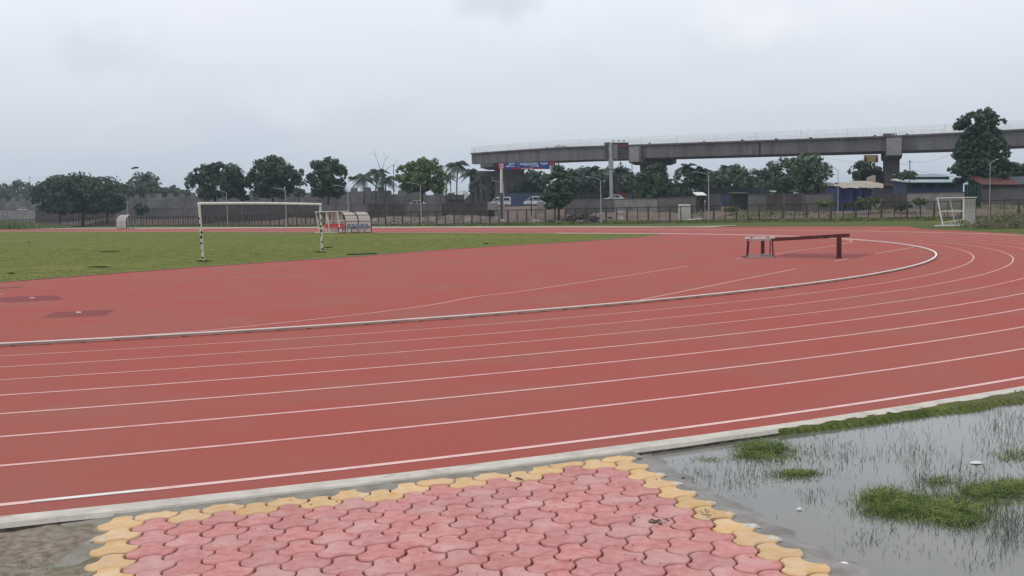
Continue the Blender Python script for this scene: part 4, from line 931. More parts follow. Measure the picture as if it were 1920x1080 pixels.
# tall weeds at the far left and dry brush pile at the right
r = np.random.default_rng(61); P = []; H = []
for _ in range(9000):
    x = r.uniform(-60, 135); Z = r.uniform(205, 262); q = at(x, 392, Z); f = np.clip((135-x)/140, 0, 1); P.append([q.x, Z, 0]); H.append(r.uniform(.3, 1.2)*(.3+f*1.3)*(.5+fbm(x*.06, Z*.05, 2, 3)))
blades('weeds', P, H, .22, m_scrub, .35, seed=62)
P = []; H = []
for _ in range(9000):
    x = r.uniform(100, 1960); Z = fzx(x)-r.uniform(.3, 9); q = at(x, 392, Z); P.append([q.x, Z, -.05]); H.append(r.uniform(.05, .22)*(1+1.2*(fbm(x*.02, 4, 3, 2) > .5)))
blades('verge_weeds', P, H, .16, mat('far_blade', (.10, .13, .045), (.17, .19, .07), .5, .95, island=.3, spec=.1), .4, seed=64)
P = []; H = []
for _ in range(3500):
    x = r.uniform(1300, 1960); Z = fzx(x)+r.uniform(1, 20); q = at(x, 392, Z); z = tz1(q.x, Z)
    if fbm(q.x*.25, Z*.25, 3, 77) > .52: P.append([q.x, Z, z-.05]); H.append(r.uniform(.15, .6))
blades('rough_weeds', P, H, .16, m_scrub, .4, seed=66)
bp = thing('brush_pile', 'heap of cut dry branches and weeds on the grass at the right edge', 'brush pile', gp(1890, 427))
mb = MB(); rn = random.Random(5)
for _ in range(520):
    u = rn.gauss(0, 1); v = rn.gauss(0, 1); c = gp(1890, 426)+Vector((u*1.5, v*1.1, 0)); hmax = 1.15*math.exp(-(u*u*.35+v*v*.3)); z = rn.random()*hmax
    d = Vector((rn.uniform(-1, 1), rn.uniform(-1, 1), rn.uniform(-.35, .35)))*rn.uniform(.25, .7); mb.bar(c+Vector((0, 0, z))-d, c+Vector((0, 0, z))+d*.9+Vector((0, 0, .1)), .018, 4, .008)
mb.build('dry_branches', m_twig, bp, org=bp.location)['kind'] = 'stuff'
V, Fq = leafcloud([list(gp(1890, 426)+Vector((rn.gauss(0, 1.3), rn.gauss(0, .9), rn.uniform(.1, .7)))) for _ in range(16)], [rn.uniform(.3, .6) for _ in range(16)], 700, .10, np.random.default_rng(3), .7)
V[:, 2] = np.maximum(V[:, 2], .0); mesh('withered_leaves', V, Fq, m_scrub, bp, org=bp.location)
# rubble behind the fence
RG = 'pale stones in the rubble behind the fence'; st0 = None; rn = random.Random(8)
spots = [(700+rn.uniform(0, 400), rn.uniform(2.5, 12)) for _ in range(90)]+[(1100+rn.uniform(0, 230), rn.uniform(3, 14)) for _ in range(12)]+[(680+rn.uniform(0, 160), rn.uniform(3, 10)) for _ in range(40)]
rb_ = MB()
for k in range(60):
    x = rn.gauss(1085, 22); dz_ = rn.uniform(3, 8); p = on(x, fzx(x)+dz_); s = rn.uniform(.15, .5)
    P8 = [Vector((sx*s*rn.uniform(.5, 1), sy*s*rn.uniform(.5, 1), sz*s*.6*rn.uniform(.5, 1))) for sx, sy, sz in ((-1,-1,-1),(1,-1,-1),(1,1,-1),(-1,1,-1),(-1,-1,1),(1,-1,1),(1,1,1),(-1,1,1))]
    rb_.add([q+p+Vector((0, 0, .12+rn.random()*.8*math.exp(-((x-1085)/20)**2))) for q in P8], [(0,3,2,1),(4,5,6,7),(0,1,5,4),(1,2,6,5),(2,3,7,6),(3,0,4,7)])
o = rb_.build('rubble_heap', m_walld); tag(o, 'dark heap of broken rubble behind the middle of the fence', 'rubble', kind='stuff')
rb_ = MB()
for x, dz_ in spots:
    p = on(x, fzx(x)+dz_); s = rn.uniform(.12, .42)
    P8 = [Vector((sx*s*rn.uniform(.5, 1.1)*1.4, sy*s*rn.uniform(.5, 1), sz*s*.6*rn.uniform(.5, 1))) for sx, sy, sz in ((-1,-1,-1),(1,-1,-1),(1,1,-1),(-1,1,-1),(-1,-1,1),(1,-1,1),(1,1,1),(-1,1,1))]
    rb_.add([q+p+Vector((0, 0, s*.3)) for q in P8], [(0,3,2,1),(4,5,6,7),(0,1,5,4),(1,2,6,5),(2,3,7,6),(3,0,4,7)])
o = rb_.build('rubble', m_stone); tag(o, kind='stuff')
# ---------------------------------------------------------------- football goal
gl = gp(381, 489.5); gr = gp(604, 472.5); tl_ = at(373.5, 388, gl.y); tr_ = at(600.5, 385, gr.y); hl, hr = 2.52, 2.46
goal = thing('football_goal', 'football goal with black spotted white posts and no net', 'football goal', gl)
gr_ = random.Random(3)
def post(b, h, lean):
    m = MB(); top = b+Vector((lean, 0, h)); m.bar(b-Vector((0, 0, .05)), top, .058, 12)
    z = .15
    while z < h-.45:
        c = b.lerp(top, z/h); hh = gr_.uniform(.045, .09); a0 = -math.pi/2+gr_.uniform(-1.0, 1.0); nn = 6; wdt = gr_.uniform(.6, 1.3); V = []
        for k in range(nn+1):
            t = a0-wdt+2*wdt*k/nn; hz = hh*(1-.75*(abs(k-nn/2)/(nn/2))**2); V += [c+Vector((math.cos(t)*.061, math.sin(t)*.061, -hz)), c+Vector((math.cos(t)*.061, math.sin(t)*.061, hz))]
        m.add(V, [(2*k, 2*k+2, 2*k+3, 2*k+1) for k in range(nn)], 1)
        z += gr_.uniform(.17, .38)
    m.build('post', [m_cream, m_black], goal, org=gl)
    return top
ta = post(gl, hl, tl_.x-gl.x); tb_ = post(gr, hr, tr_.x-gr.x)
mb = MB(); pts = [ta+(tb_-ta)*t+Vector((0, 0, .02+.03*math.sin(math.pi*t)-.02*t)) for t in np.linspace(-.006, 1.006, 9)]; mb.tube(pts, .062, 12); mb.build('crossbar', m_white, goal, org=gl)
MB().tube([gl+Vector((0, 0, -.02)), gl+Vector((0, 0, .03))], .16, 10).build('post_base', m_fence2, goal, org=gl)
MB().tube([gr+Vector((0, 0, -.02)), gr+Vector((0, 0, .03))], .16, 10).build('post_base', m_fence2, goal, org=gl)
# ---------------------------------------------------------------- team shelters
SA = R_(55)
def seat(x, parent, ms, y=.45):
    b = MB(); b.prism([(0, .42), (.42, .40), (.42, .46), (.06, .49), (-.06, .90), (-.14, .88)], .34, fn=lambda v: Vector((x+v.y, y+v.x, v.z)))
    s = b.build('seat', ms, parent)
    MB().prism([(.40, .47), (.44, .47), (.44, .40), (.40, .40)], .35, fn=lambda v: Vector((x+v.y, y+v.x, v.z))).bar((x, y+.2, .02), (x, y+.2, .41), .02, 6).build('seat_edge', m_seatw, s)
def shelter(loc, rz, label, L_, Hh=2.15, depth=1.75, seats=0, lower=None, npan=3, name='team_shelter', nf=3):
    t = thing(name, label, 'team shelter', loc, rz, 'flat roofed team shelters')
    m = MB(); m.box((L_/2, depth/2-.05, Hh), (L_+.16, depth+.25, .07)); m.build('roof', m_white, t)
    for k in range(nf):
        x = L_*k/(nf-1); f = MB()
        f.rbar((x, 0, 0), (x, 0, Hh), .09, .09).rbar((x, depth-.45, .03), (x, depth-.02, Hh), .09, .09).rbar((x, 0, .06), (x, depth+.15, .06), .08, .08).rbar((x, .05, 1.15), (x, depth-.30, 1.2), .06, .06)
        f.rbar((x, .05, .50), (x, depth-.4, .30), .05, .05)
        f.build('side_frame', m_white, t)
    f = MB(); f.rbar((0, depth+.15, .06), (L_, depth+.15, .06), .06, .06).rbar((0, .05, .5), (L_, .05, .5), .06, .06).rbar((0, .9, .25), (L_, .9, .25), .05, .05); f.build('base_rails', m_white, t)
    for k in range(npan):
        a = L_*k/npan+.06; b = L_*(k+1)/npan-.06
        MB().box(((a+b)/2, -.045, 1.58), (b-a, .03, 1.02)).build('back_panel', m_panelw, t)
        MB().box(((a+b)/2, -.045, .57), (b-a, .03, .92)).build('lower_panel', lower or m_panelw, t)
        for q in ((.5,) if seats else (.3, .6, .72)):
            mm = MB(); cxs = a+(b-a)*q; ysl = .0 if seats else -.066; pr = [(cxs+math.cos(u)*(.10 if seats else .035), ysl, 1.62+math.sin(u)*.36) for u in np.linspace(0, 2*math.pi, 13)[:-1]]
            mm.add(pr, [tuple(range(12))]); mm.build('slot_opening', m_slot, t)
    for k in range(seats): seat(.3+(L_-.6)*k/(seats-1), t, m_redseat)
    return t
p0 = gp(1806, 424.3); shelter(p0, SA, 'open white team shelter with slanted front posts on the grass corner at the right', 4.4, 2.2, 1.9, nf=2)
p0 = gp(652, 435.6); shelter(p0, R_(146), 'white team shelter with red seats and three dark slots beside the right goal post', 2.9, 2.15, 1.5, seats=6)
def arch_shelter(loc, rz, label, L_, seats, Hh=2.15, depth=1.35, fm=None):
    fm = fm or m_maroon
    t = thing('arched_shelter', label, 'team shelter', loc, rz, 'arched team shelters'); N_ = 9
    prof = [(0, 0), (0, 1.15)]+[(depth*.85*(1-math.cos(u)), 1.15+(Hh-1.15)*math.sin(u)) for u in np.linspace(.15, math.pi/2, N_)]
    for k in range(3):
        x = L_*k/2; f = MB(); f.tube([(x, a+.06, b-.04) for a, b in prof], .042, 6); f.rbar((x, 0, .05), (x, depth, .05), .06, .06).rbar((x, depth, .03), (x, depth, .5), .05, .05).rbar((x, 0, .52), (x, depth, .52), .05, .05); f.build('arch_rib', fm, t)
    f = MB()
    for a, b in (prof[1], prof[0], (0, .62), prof[5], prof[-1], (depth, .05), (depth, .5)): f.rbar((-.04, a+.05, b-.02), (L_+.04, a+.05, b-.02), .055, .055)
    f.build('rails', fm, t)
    for k in range(2):
        a = L_*k/2+.03; b = L_*(k+1)/2-.03; V = []; pp = prof[1:]
        for y, z in pp: V += [(a, y-.02, z), (b, y-.02, z)]
        MB().add(V, [(2*q, 2*q+1, 2*q+3, 2*q+2) for q in range(len(pp)-1)]).build('curved_sheet', m_panelw, t)
        MB().add([(a, -.03, .1), (b, -.03, .1), (b, -.03, 1.12), (a, -.03, 1.12)], [(0, 1, 2, 3)]).build('lower_sheet', m_panelw, t)
    for k in range(seats): seat(.35+(L_-.9)*k/max(1, seats-1), t, m_greyseat, .4)
    return t
arch_shelter(gp(697, 436.4), R_(158), 'arched dark framed team shelter with grey seats, joined to the red seated one', 2.9, 5, 2.1)
arch_shelter(gp(219, 429.4), R_(-35), 'small arched shelter with pale curved sheets far off on the left', 2.7, 4, 2.4, fm=m_fence2)
# ---------------------------------------------------------------- steeplechase barrier and hurdle
pB = gp(1573, 484.5); pA = gp(1430, 479.5)
bar_ = thing('steeplechase_barrier', 'long dark red wooden beam barrier on two posts on the red infield', 'barrier', pB)
top_r = pB+Vector((0, 0, .80)); tp = top_r
a_ = at(1450, 449.2, pA.y-.35); b_ = at(1591, 441.2, pB.y-.25)
MB().rbar(a_, b_, .127, .127).build('beam', m_maroon, bar_, org=pB)
MB().rbar(pB, Vector((pB.x, pB.y, at(1573, 445, pB.y).z)), .14, .14).box(pB+Vector((0, 0, .012)), (.22, .22, .024)).build('post', m_maroon, bar_, org=pB)
a2 = pA; MB().rbar(a2, Vector((a2.x, a2.y, at(1430, 450, a2.y).z)), .12, .12).box(a2+Vector((0, 0, .012)), (.2, .2, .024)).build('post', m_maroon, bar_, org=pB)
h0 = gp(1425, 482.6); hz = math.atan2(gp(1453, 482.0).y-gp(1397, 483).y, gp(1453, 482).x-gp(1397, 483).x)
hd = thing('hurdle', 'low running hurdle with a white top board at the end of the long red beam', 'hurdle', h0, hz+.06)
m = MB(); m.box((0, 0, .745), (1.13, .03, .075)); ob = m.build('top_board', m_white, hd)
MB().box((-.32, -.018, .755), (.06, .008, .05)).box((.30, -.018, .755), (.06, .008, .05)).build('board_marks', m_black, ob)
for s in (-1, 1):
    MB().rbar((s*.50, .0, .05), (s*.46, 0, .72), .045, .05).rbar((s*.42, .16, .05), (s*.40, .02, .70), .03, .03).build('upright', m_maroon, hd)
    MB().rbar((s*.54, -.14, .03), (s*.50, .62, .03), .06, .045).build('foot', m_rust, hd)
MB().rbar((-.54, -.12, .03), (.5, -.12, .03), .05, .04).rbar((-.46, .1, .10), (.46, .1, .10), .04, .04).rbar((-.46, .0, .66), (.46, .0, .66), .05, .05).rbar((.1, .08, .05), (.45, .25, .05), .03, .03).build('cross_rails', m_steel, hd)
# ---------------------------------------------------------------- lamp posts
LG = 'lamp posts along the boundary fence'; lp0 = None
def mk_lamp(H):
    t = thing('street_lamp', '', 'lamp post', (0, 0, 0), 0, LG)
    MB().bar((0, 0, -.3), (0, 0, H), .085, 8, .055).box((0, 0, .05), (.3, .3, .3)).build('pole', m_steel, t)
    MB().tube([(0, 0, H-.05), (-.5, 0, H+.22), (-1.45, 0, H+.42)], .035, 6).build('arm', m_steel, t)
    MB().prism([(-1.95, .02), (-1.9, .09), (-1.4, .07), (-1.35, 0), (-1.9, -.04)], .24, fn=lambda v: Vector((v.x, v.y, v.z+H+.42))).build('lamp_head', m_steel, t)
    return t
LAB = ['lamp post in front of the flat-topped spreading tree', 'lamp post right of the spreading tree, its arm pointing left', 'lamp post below the first big round tree, left of the goal middle', 'lamp post seen through the middle of the goal mouth', 'lamp post right of the third big tree, above the team shelters', 'lamp post below the bright green tree', 'lamp post close to the white sign pole beside the vans', 'lamp post right of the olive roadside tree, left of the billboard pole', 'lamp post behind the small lean-to hut', 'lamp post at the left edge of the blue tarpaulin shed', 'lamp post on the right, in front of the rusty red roof']
tpl = mk_lamp(6.0)
for k, (x, yt, sx) in enumerate([(147, 373, .8), (240, 368, 1), (427, 361, 1), (537, 357, 1), (654, 352.5, 1), (790, 347.5, 1), (945, 344, .8), (1127, 337, 1), (1329, 328, 1), (1571, 319.5, .5), (1855, 306.5, -.45)]):
    Z = fzx(x)-.8; g = on(x, Z, 0.); h = at(x, yt, Z).z
    lab = LAB[k]
    if k == 0: tpl.location = g; tpl['label'] = lab; tpl.scale = (sx, 1, h/6.0); tpl.location.x = at(x, 420, Z).x
    else:
        c = copy_tree(tpl, None, (at(x, 415, Z).x, Z, 0), 0, lab, (sx, 1, h/6.0))
# utility poles and cables
UG = 'thin dark utility poles'
for x, yt, yb, Z, lb in [(56, 330, 362, 320, 'thin dark utility pole at the far left above the panel wall'), (845, 322, 380, 190, 'thin dark utility pole beside the cream roofed cart'), (738, 308, 365, 234, 'thin dark utility pole left of the bright green tree'), (1163, 302, 368, 212, 'left one of two thin dark poles under the overpass by the second pier'), (1185, 302, 368, 212, 'right one of two thin dark poles under the overpass by the second pier'), (1706, 300, 345, 176, 'thin pole standing behind the small umbrella shaped tree'), (996, 358, 384, 150, 'thin bare rod standing in the gap between the two white vans'), (1540, 345, 372, 160, 'short pole beside the blue tarpaulin shed')]:
    g = on(x, Z); u = thing('utility_pole', lb, 'pole', g, 0, UG)
    MB().bar(g-Vector((0, 0, .3)), at(x, yt, Z), .10, 7, .07).build('pole', m_bark, u, org=g)
    MB().rbar(at(x, yt+3, Z)-Vector((.5, 0, 0)), at(x, yt+3, Z)+Vector((.5, 0, 0)), .06, .06).build('cross_arm', m_bark, u, org=g)
def cable(a, b, sag, lb, r=.018):
    A_ = at(*a); B_ = at(*b); pts = [A_.lerp(B_, t)-Vector((0, 0, sag*4*t*(1-t))) for t in np.linspace(0, 1, 15)]
    o = MB().tube(pts, r, 4).build('overhead_cable', m_cable); tag(o, lb, 'cable', 'overhead cables')
cable((-20, 333, 330), (56, 345, 320), .6, 'overhead cable left of the pole at the far left')
cable((56, 333, 320), (330, 338, 330), 1.0, 'overhead cable from the far left pole towards the trees')
cable((1545, 296, 190), (1706, 307, 176), .4, 'overhead cable passing the thick pier on its left side')
cable((1706, 305, 176), (1790, 286, 165), .5, 'overhead cable rising from the thin pole to the huge tree')
cable((1400, 316, 200), (1545, 300, 190), .5, 'overhead cable in the gap left of the tallest spreading tree')
cable((1706, 318, 176), (1860, 324, 165), .6, 'lower overhead cable above the pale blue shed roof')
cable((1230, 324, 230), (1400, 326, 220), .3, 'overhead cable in the bright gap right of the second pier')
# ---------------------------------------------------------------- signs
def txt(s, size, loc, rz, m, parent, name, org, align='CENTER', bold=0.):
    c = bpy.data.curves.new(name, 'FONT'); c.body = s; c.size = size; c.align_x = align; c.align_y = 'CENTER'; c.offset = bold; c.extrude = .005
    o = bpy.data.objects.new('tmp', c); scene.collection.objects.link(o); dg = bpy.context.evaluated_depsgraph_get(); me = bpy.data.meshes.new_from_object(o.evaluated_get(dg))
    bpy.data.objects.remove(o); me.name = name; me.materials.clear(); me.materials.append(m)
    q = bpy.data.objects.new(name, me); scene.collection.objects.link(q); q.parent = parent; q.location = Vector(loc)-Vector(org); q.rotation_euler = (math.pi/2, 0, rz); return q
Zs = 150; g = on(940, Zs); sg = thing('road_sign', 'wide blue overhead road sign with white lettering and a red square at its left end', 'road sign', g)
MB().bar(at(940, 362, Zs), at(940, 316, Zs), .22, 12, .20).build('pole', m_cream, sg, org=g); MB().bar(Vector((at(940, 362, Zs).x, Zs, g.z-.3)), at(940, 361.5, Zs), .25, 12, .25).build('pole_base', m_concd, sg, org=g)
g2 = at(1034, 392, Zs); MB().bar((g2.x, Zs, g.z-.3), at(1034, 312, Zs), .2, 12, .18).build('pole', m_steel, sg, org=g)
def board(x0, y0, x1, y1, Z, th, name, m, parent, g, dy=0.):
    a = at(x0, y1, Z); b = at(x1, y1, Z); c = at(x1, y0, Z); d = at(x0, y0, Z); V = [p+Vector((0, o_+dy, 0)) for o_ in (0, th) for p in (a, b, c, d)]
    return MB().add(V, [(0,1,2,3),(7,6,5,4),(0,4,5,1),(1,5,6,2),(2,6,7,3),(3,7,4,0)]).build(name, m, parent, org=g)
rl = math.atan2(at(1030, 303, Zs).z-at(945, 303.6, Zs).z, at(1030, 303, Zs).x-at(945, 303.6, Zs).x)
board(946.5, 303.8, 1031, 317, Zs, .2, 'blue_board', m_bluesign, sg, g); board(934, 304.2, 946.3, 317.4, Zs, .2, 'red_board', m_redsign, sg, g); board(1031.2, 303, 1041, 311, Zs+.05, .15, 'red_end_board', m_redsign, sg, g)
board(959.5, 314.4, 1017, 317.3, Zs, .05, 'red_strip', m_redsign, sg, g, -.07)
q_ = lambda x, y, d=.12: at(x, y, Zs)-Vector((0, d, 0))
for (x0, y0, x1, y1) in ((936.6, 306.6, 943.8, 308.2), (936.6, 313.2, 943.8, 314.8), (936.6, 306.6, 938.2, 314.8), (942.4, 306.6, 943.8, 311.6), (940.0, 309.6, 942.6, 311.6)): board(x0, y0, x1, y1, Zs, .02, 'emblem_bar', m_signw, sg, g, -.04)
txt('ડુમસ', .52, q_(959.5, 307.4), 0, m_signw, sg, 'lettering', g, bold=.010)
txt('અણુવ્રતદ્વાર  સર્કલ', .52, q_(1001, 307.2), 0, m_signw, sg, 'lettering', g, bold=.010)
txt('સુરત  મહાનગર  પાલિકા', .20, q_(988, 315.9, .2), 0, m_signw, sg, 'small_lettering', g, bold=.004)
for (x0, x1, y, dr) in ((952, 965.5, 312, -1), (993.5, 1007, 311.2, 1)):
    a = q_(x0, y); b = q_(x1, y); tipx = a if dr < 0 else b
    MB().rbar(a, b, .02, .07).add([tipx+Vector((-dr*.0, -.012, .16)), tipx+Vector((-dr*.0, -.012, -.16)), tipx+Vector((dr*.28, -.012, 0))], [(0, 1, 2)]).build('arrow', m_signw, sg, org=g)
board(972, 304.2, 972.4, 314, Zs, .02, 'divider_line', m_signw, sg, g, -.03)
# tall billboard
Zb_ = 156; g = on(1146, Zb_-.5); bb_ = thing('billboard', 'tall pole carrying a dark advertising board with pale lines of text', 'billboard', g)
MB().bar((at(1146.5, 392, Zb_-.5).x, Zb_-.5, g.z-.3), at(1145, 268, Zb_-.5), .27, 12, .24).build('pole', m_steel, bb_, org=g)
board(1133.5, 268, 1158.5, 299, Zb_, .35, 'left_board', m_billg, bb_, g); board(1158.5, 268.5, 1178, 296.5, Zb_, .35, 'right_board', m_bill, bb_, g)
board(1133, 267.2, 1178.5, 268.4, Zb_, .5, 'top_frame', m_fence2, bb_, g, -.05)
for (x0, y0, x1, y1, m) in ((1161, 281.6, 1175.5, 283, m_billg), (1164, 285.8, 1172, 287, m_billg), (1160.5, 292, 1176.5, 292.8, m_walll), (1163, 272.2, 1174.5, 274.8, m_redsign), (1141, 278, 1145.4, 282.5, m_tealroof), (1150, 272, 1157, 297, m_concl), (1134.5, 272, 1139, 296, m_concd)): board(x0, y0, x1, y1, Zb_, .02, 'printed_block', m, bb_, g, -.04)
for x in (1150, 1160, 1170):
    p = at(x, 267.5, Zb_); o = MB().bar(p, p+Vector((0, 0, .25)), .02, 5).build('flood_lamp_arm', m_fence2, bb_, org=g); MB().box(p+Vector((0, 0, .3)), (.28, .16, .14)).build('flood_lamp', m_fence2, o, org=g)
board(1141, 300, 1150.5, 316, Zb_-.9, .25, 'control_box', m_steel, bb_, g, 0)
# orange poster board
Zo = 186; g = on(1634, Zo); po = thing('poster_board', 'orange poster board with two dark heads in front of the thick pier', 'billboard', g)
MB().bar(g, at(1632, 304, Zo), .1, 8).bar(g+Vector((.8, 0, 0)), at(1640, 304, Zo), .1, 8).build('legs', m_fence2, po, org=g)
board(1620, 290.5, 1647, 304.5, Zo, .15, 'board', m_orange, po, g)
for x, s in ((1623.2, 1), (1643.5, 1)):
    c = at(x, 295.2, Zo)-Vector((0, .03, 0)); MB().add([c+Vector((math.cos(u)*.13, 0, math.sin(u)*.18)) for u in np.linspace(0, 2*math.pi, 11)[:-1]], [tuple(range(10))]).build('portrait_head', m_bark, po, org=g)
    MB().add([c+Vector((-.2, .005, -.8)), c+Vector((.2, .005, -.8)), c+Vector((.15, .005, -.19)), c+Vector((-.15, .005, -.19))], [(0, 1, 2, 3)]).build('portrait_shoulders', m_bark, po, org=g)
# hoardings and road furniture behind the wall
HG = 'construction hoardings along the road'
def hoard(x0, x1, yt, yb, Z, m, lb, n=1, cat='hoarding'):
    g = on(x0, Z); t = thing('site_hoarding', lb, cat, g, 0, HG)
    for k in range(n):
        a = x0+(x1-x0)*k/n; b = x0+(x1-x0)*(k+1)/n-.3; board(a, yt, b, yb, Z, .06, 'sheet', m, t, g)
    return t
hoard(952, 1066, 362.5, 390, 220, m_bluesheet, 'long blue sheet hoarding behind the two white vans', 12)
hoard(1067, 1148, 362.5, 390, 219, m_greysheet, 'grey blue hoarding right of the roadside tree', 8)
hoard(1149, 1175, 361.5, 390, 218, m_orangesheet, 'orange red hoarding panel above the white car', 2)
hoard(1175.5, 1210, 361.5, 390, 217, m_greysheet, 'dark blue hoarding behind the conical tree', 4)
hoard(1325, 1440, 352, 385, 196, m_greysheet, 'dark hoarding behind the lean-to hut and the blue panel', 8)
hoard(1353, 1375.5, 366, 387, 152, m_bluesheet, 'small blue panel between the lean-to hut and the black hut', 2)
board_g = on(960, 170)
# small sheds
def shed(x0, x1, yt, yb, Z, depth, mw, mr, lb, slope=.4, name='shed', cat='shed', over=.25, group=None):
    g = on((x0+x1)/2, Z); t = thing(name, lb, cat, g, 0, group); a = at(x0, yt, Z); b = at(x1, yt, Z); zb = min(at(x0, yb, Z).z, g.z)-.2
    MB().add([Vector((a.x, Z, zb)), Vector((b.x, Z, zb)), Vector((b.x, Z+depth, zb)), Vector((a.x, Z+depth, zb)), Vector((a.x, Z, a.z)), Vector((b.x, Z, b.z)), Vector((b.x, Z+depth, b.z+slope)), Vector((a.x, Z+depth, a.z+slope))], [(0,3,2,1),(4,5,6,7),(0,1,5,4),(1,2,6,5),(2,3,7,6),(3,0,4,7)]).build('wall', mw, t, org=g)
    o_ = over; MB().add([p+Vector((0, 0, h)) for h in (.02, .12) for p in (Vector((a.x-o_, Z-o_*1.6, a.z-.08)), Vector((b.x+o_, Z-o_*1.6, b.z-.08)), Vector((b.x+o_, Z+depth+o_, b.z+slope+.02)), Vector((a.x-o_, Z+depth+o_, a.z+slope+.02)))], [(0,3,2,1),(4,5,6,7),(0,1,5,4),(1,2,6,5),(2,3,7,6),(3,0,4,7)]).build('roof', mr, t, org=g)
    return t
t = shed(1308, 1321, 366, 392, 148, 2.4, m_walld, m_white, 'tiny lean-to hut with a white sloping roof at the end of the wall', .35); g = t.location.copy()
board(1313, 372, 1319, 392, 148, .03, 'doorway', m_black, t, g, -.05)
shed(1376, 1402, 363, 390, 147, 3, m_black, m_fence2, 'black hut with a flat roof right of the blue panel', .1)
bs_ = shed(1700, 1806, 342, 366, 150, 5, m_bluewall, m_tealroof, 'long low blue shed with a pale blue roof left of the green netting', .45, over=.4)
shed(1706, 1780, 331.5, 346, 164, 6, m_greenwall, m_tealroof, 'farther pale blue roofed shed seen above the long blue shed', .5, over=.4)
g7 = on(1753, 150)
for x0, x1 in ((1712, 1728), (1736, 1752), (1762, 1790)): board(x0, 345.5, x1, 352, 150, .03, 'shed_opening', m_black, scene.objects['shed.001'] if False else bs_, bs_.location.copy(), -.06)
t = shed(1680, 1694, 340, 352, 160, 1, m_concd, m_yell, 'yellow topped stall left of the long blue shed', .3)
shed(1842, 1908, 346, 362, 134, 4, m_walld, m_redroof, 'low shed with a rusty red roof behind the right hand lamp post', 1.3, over=.3)
shed(1909, 1990, 345, 360, 136, 4, m_concd, m_greysheet, 'grey roofed shed at the right edge beside the rusty red roof', 1.0)
shed(1884, 1912, 331.5, 346, 158, 5, m_concd, m_white, 'lower of two bright white roofs right of the huge tree', .5)
shed(1890, 1913, 324.5, 332, 172, 5, m_concd, m_white, 'upper of two bright white roofs right of the huge tree', .5)
shed(1585, 1700, 348, 368, 170, 5, m_concd, m_redroof, 'dark roadside shop row behind the blue tarpaulin shed', .5)
shed(1436, 1462, 330, 352, 228, 4, m_walll, m_white, 'small pale house glimpsed between the trees of the right hand row', .5)
shed(1428, 1434, 340, 366, 215, 1.5, m_white, m_white, 'narrow white gatepost like kiosk between the trees of the right hand row', .2)
shed(1454, 1485, 359.5, 366, 176, 3, m_concd, m_white, 'low stall with a white roof below the tallest spreading tree', .1)
shed(1520, 1570, 349, 368, 168, 4, m_walld, m_walll, 'dark stall with a pale lean-to roof left of the blue tarpaulin', .6)
# green netting
g = on(1822, 127); t = thing('green_netting', 'tall dark green netting screen left of the rusty red roof', 'netting', g)
mb = MB(); V = []
for k in range(15):
    x = 1809+28*k/14
    for yy in (345.5, 372, 398): p = at(x, yy+(.5*math.sin(k*1.7)), 127+.18*math.sin(k*1.9)); V.append(p)
mb.add(V, [(3*k+q+1, 3*k+3+q+1, 3*k+3+q, 3*k+q) for k in range(14) for q in range(2)]); mb.build('net', m_teal, t, org=g)
for x in (1809, 1823, 1837): MB().bar(on(x, 127), at(x, 344, 127), .05, 6).build('pole', m_fence2, t, org=g)
# tarpaulin shed
g = on(1615, 139); t = thing('tarpaulin_shed', 'wide shed wrapped in dark blue tarpaulin under a beige domed cover', 'shed', g)
N_ = 26; V = []
for k in range(N_+1):
    f = k/N_; x = 1570+83*f
    for yy, dy in ((396, 0), (372, .25), (352-1.5*math.sin(f*3.1), 0), ):
        p = at(x, yy, 139); V.append(p+Vector((0, .35*math.sin(k*1.3)+dy+5*abs(f-.5)**3*8, 0)))
mb = MB().add(V, [(3*k+q, 3*k+3+q, 3*k+4+q, 3*k+q+1) for k in range(N_) for q in range(2)]); mb.build('tarpaulin_wall', m_tarp, t, org=g)
V = []; M_ = 8; pr = random.Random(7)
for k in range(N_+1):
    f = k/N_; x = 1564+92*f; crest = 339.5+7*abs(2*f-1.05)**2.4
    for q in range(M_+1):
        u = q/M_; yb_ = 352.5; z0 = at(x, yb_-(3 if f < .15 else 0), 138.6).z; z1 = at(x, min(crest, yb_-1), 142.5).z
        V.append(Vector((at(x, 350, 138.6+7*u).x, 138.6+7*u, z0+(z1-z0)*math.sin(min(1, u*1.8)*math.pi/2)+.04*math.sin(k*.9+q)+.03*pr.random())))
mb = MB().add(V, [((M_+1)*k+q, (M_+1)*(k+1)+q, (M_+1)*(k+1)+q+1, (M_+1)*k+q+1) for k in range(N_) for q in range(M_)]); mb.build('beige_cover', m_tarpbe, t, org=g, smooth=True)
MB().add([at(1624, 343, 143), at(1641, 343, 143), at(1642, 329, 143), at(1636, 328.5, 143), at(1625, 333, 143)]+[at(1624, 343, 143.6), at(1641, 343, 143.6), at(1642, 329, 143.6), at(1636, 328.5, 143.6), at(1625, 333, 143.6)], [(0,1,2,3,4),(9,8,7,6,5)]+[(k, 5+k, 5+(k+1) % 5, (k+1) % 5) for k in range(5)]).build('upright_board', m_tarpbe, t, org=g)
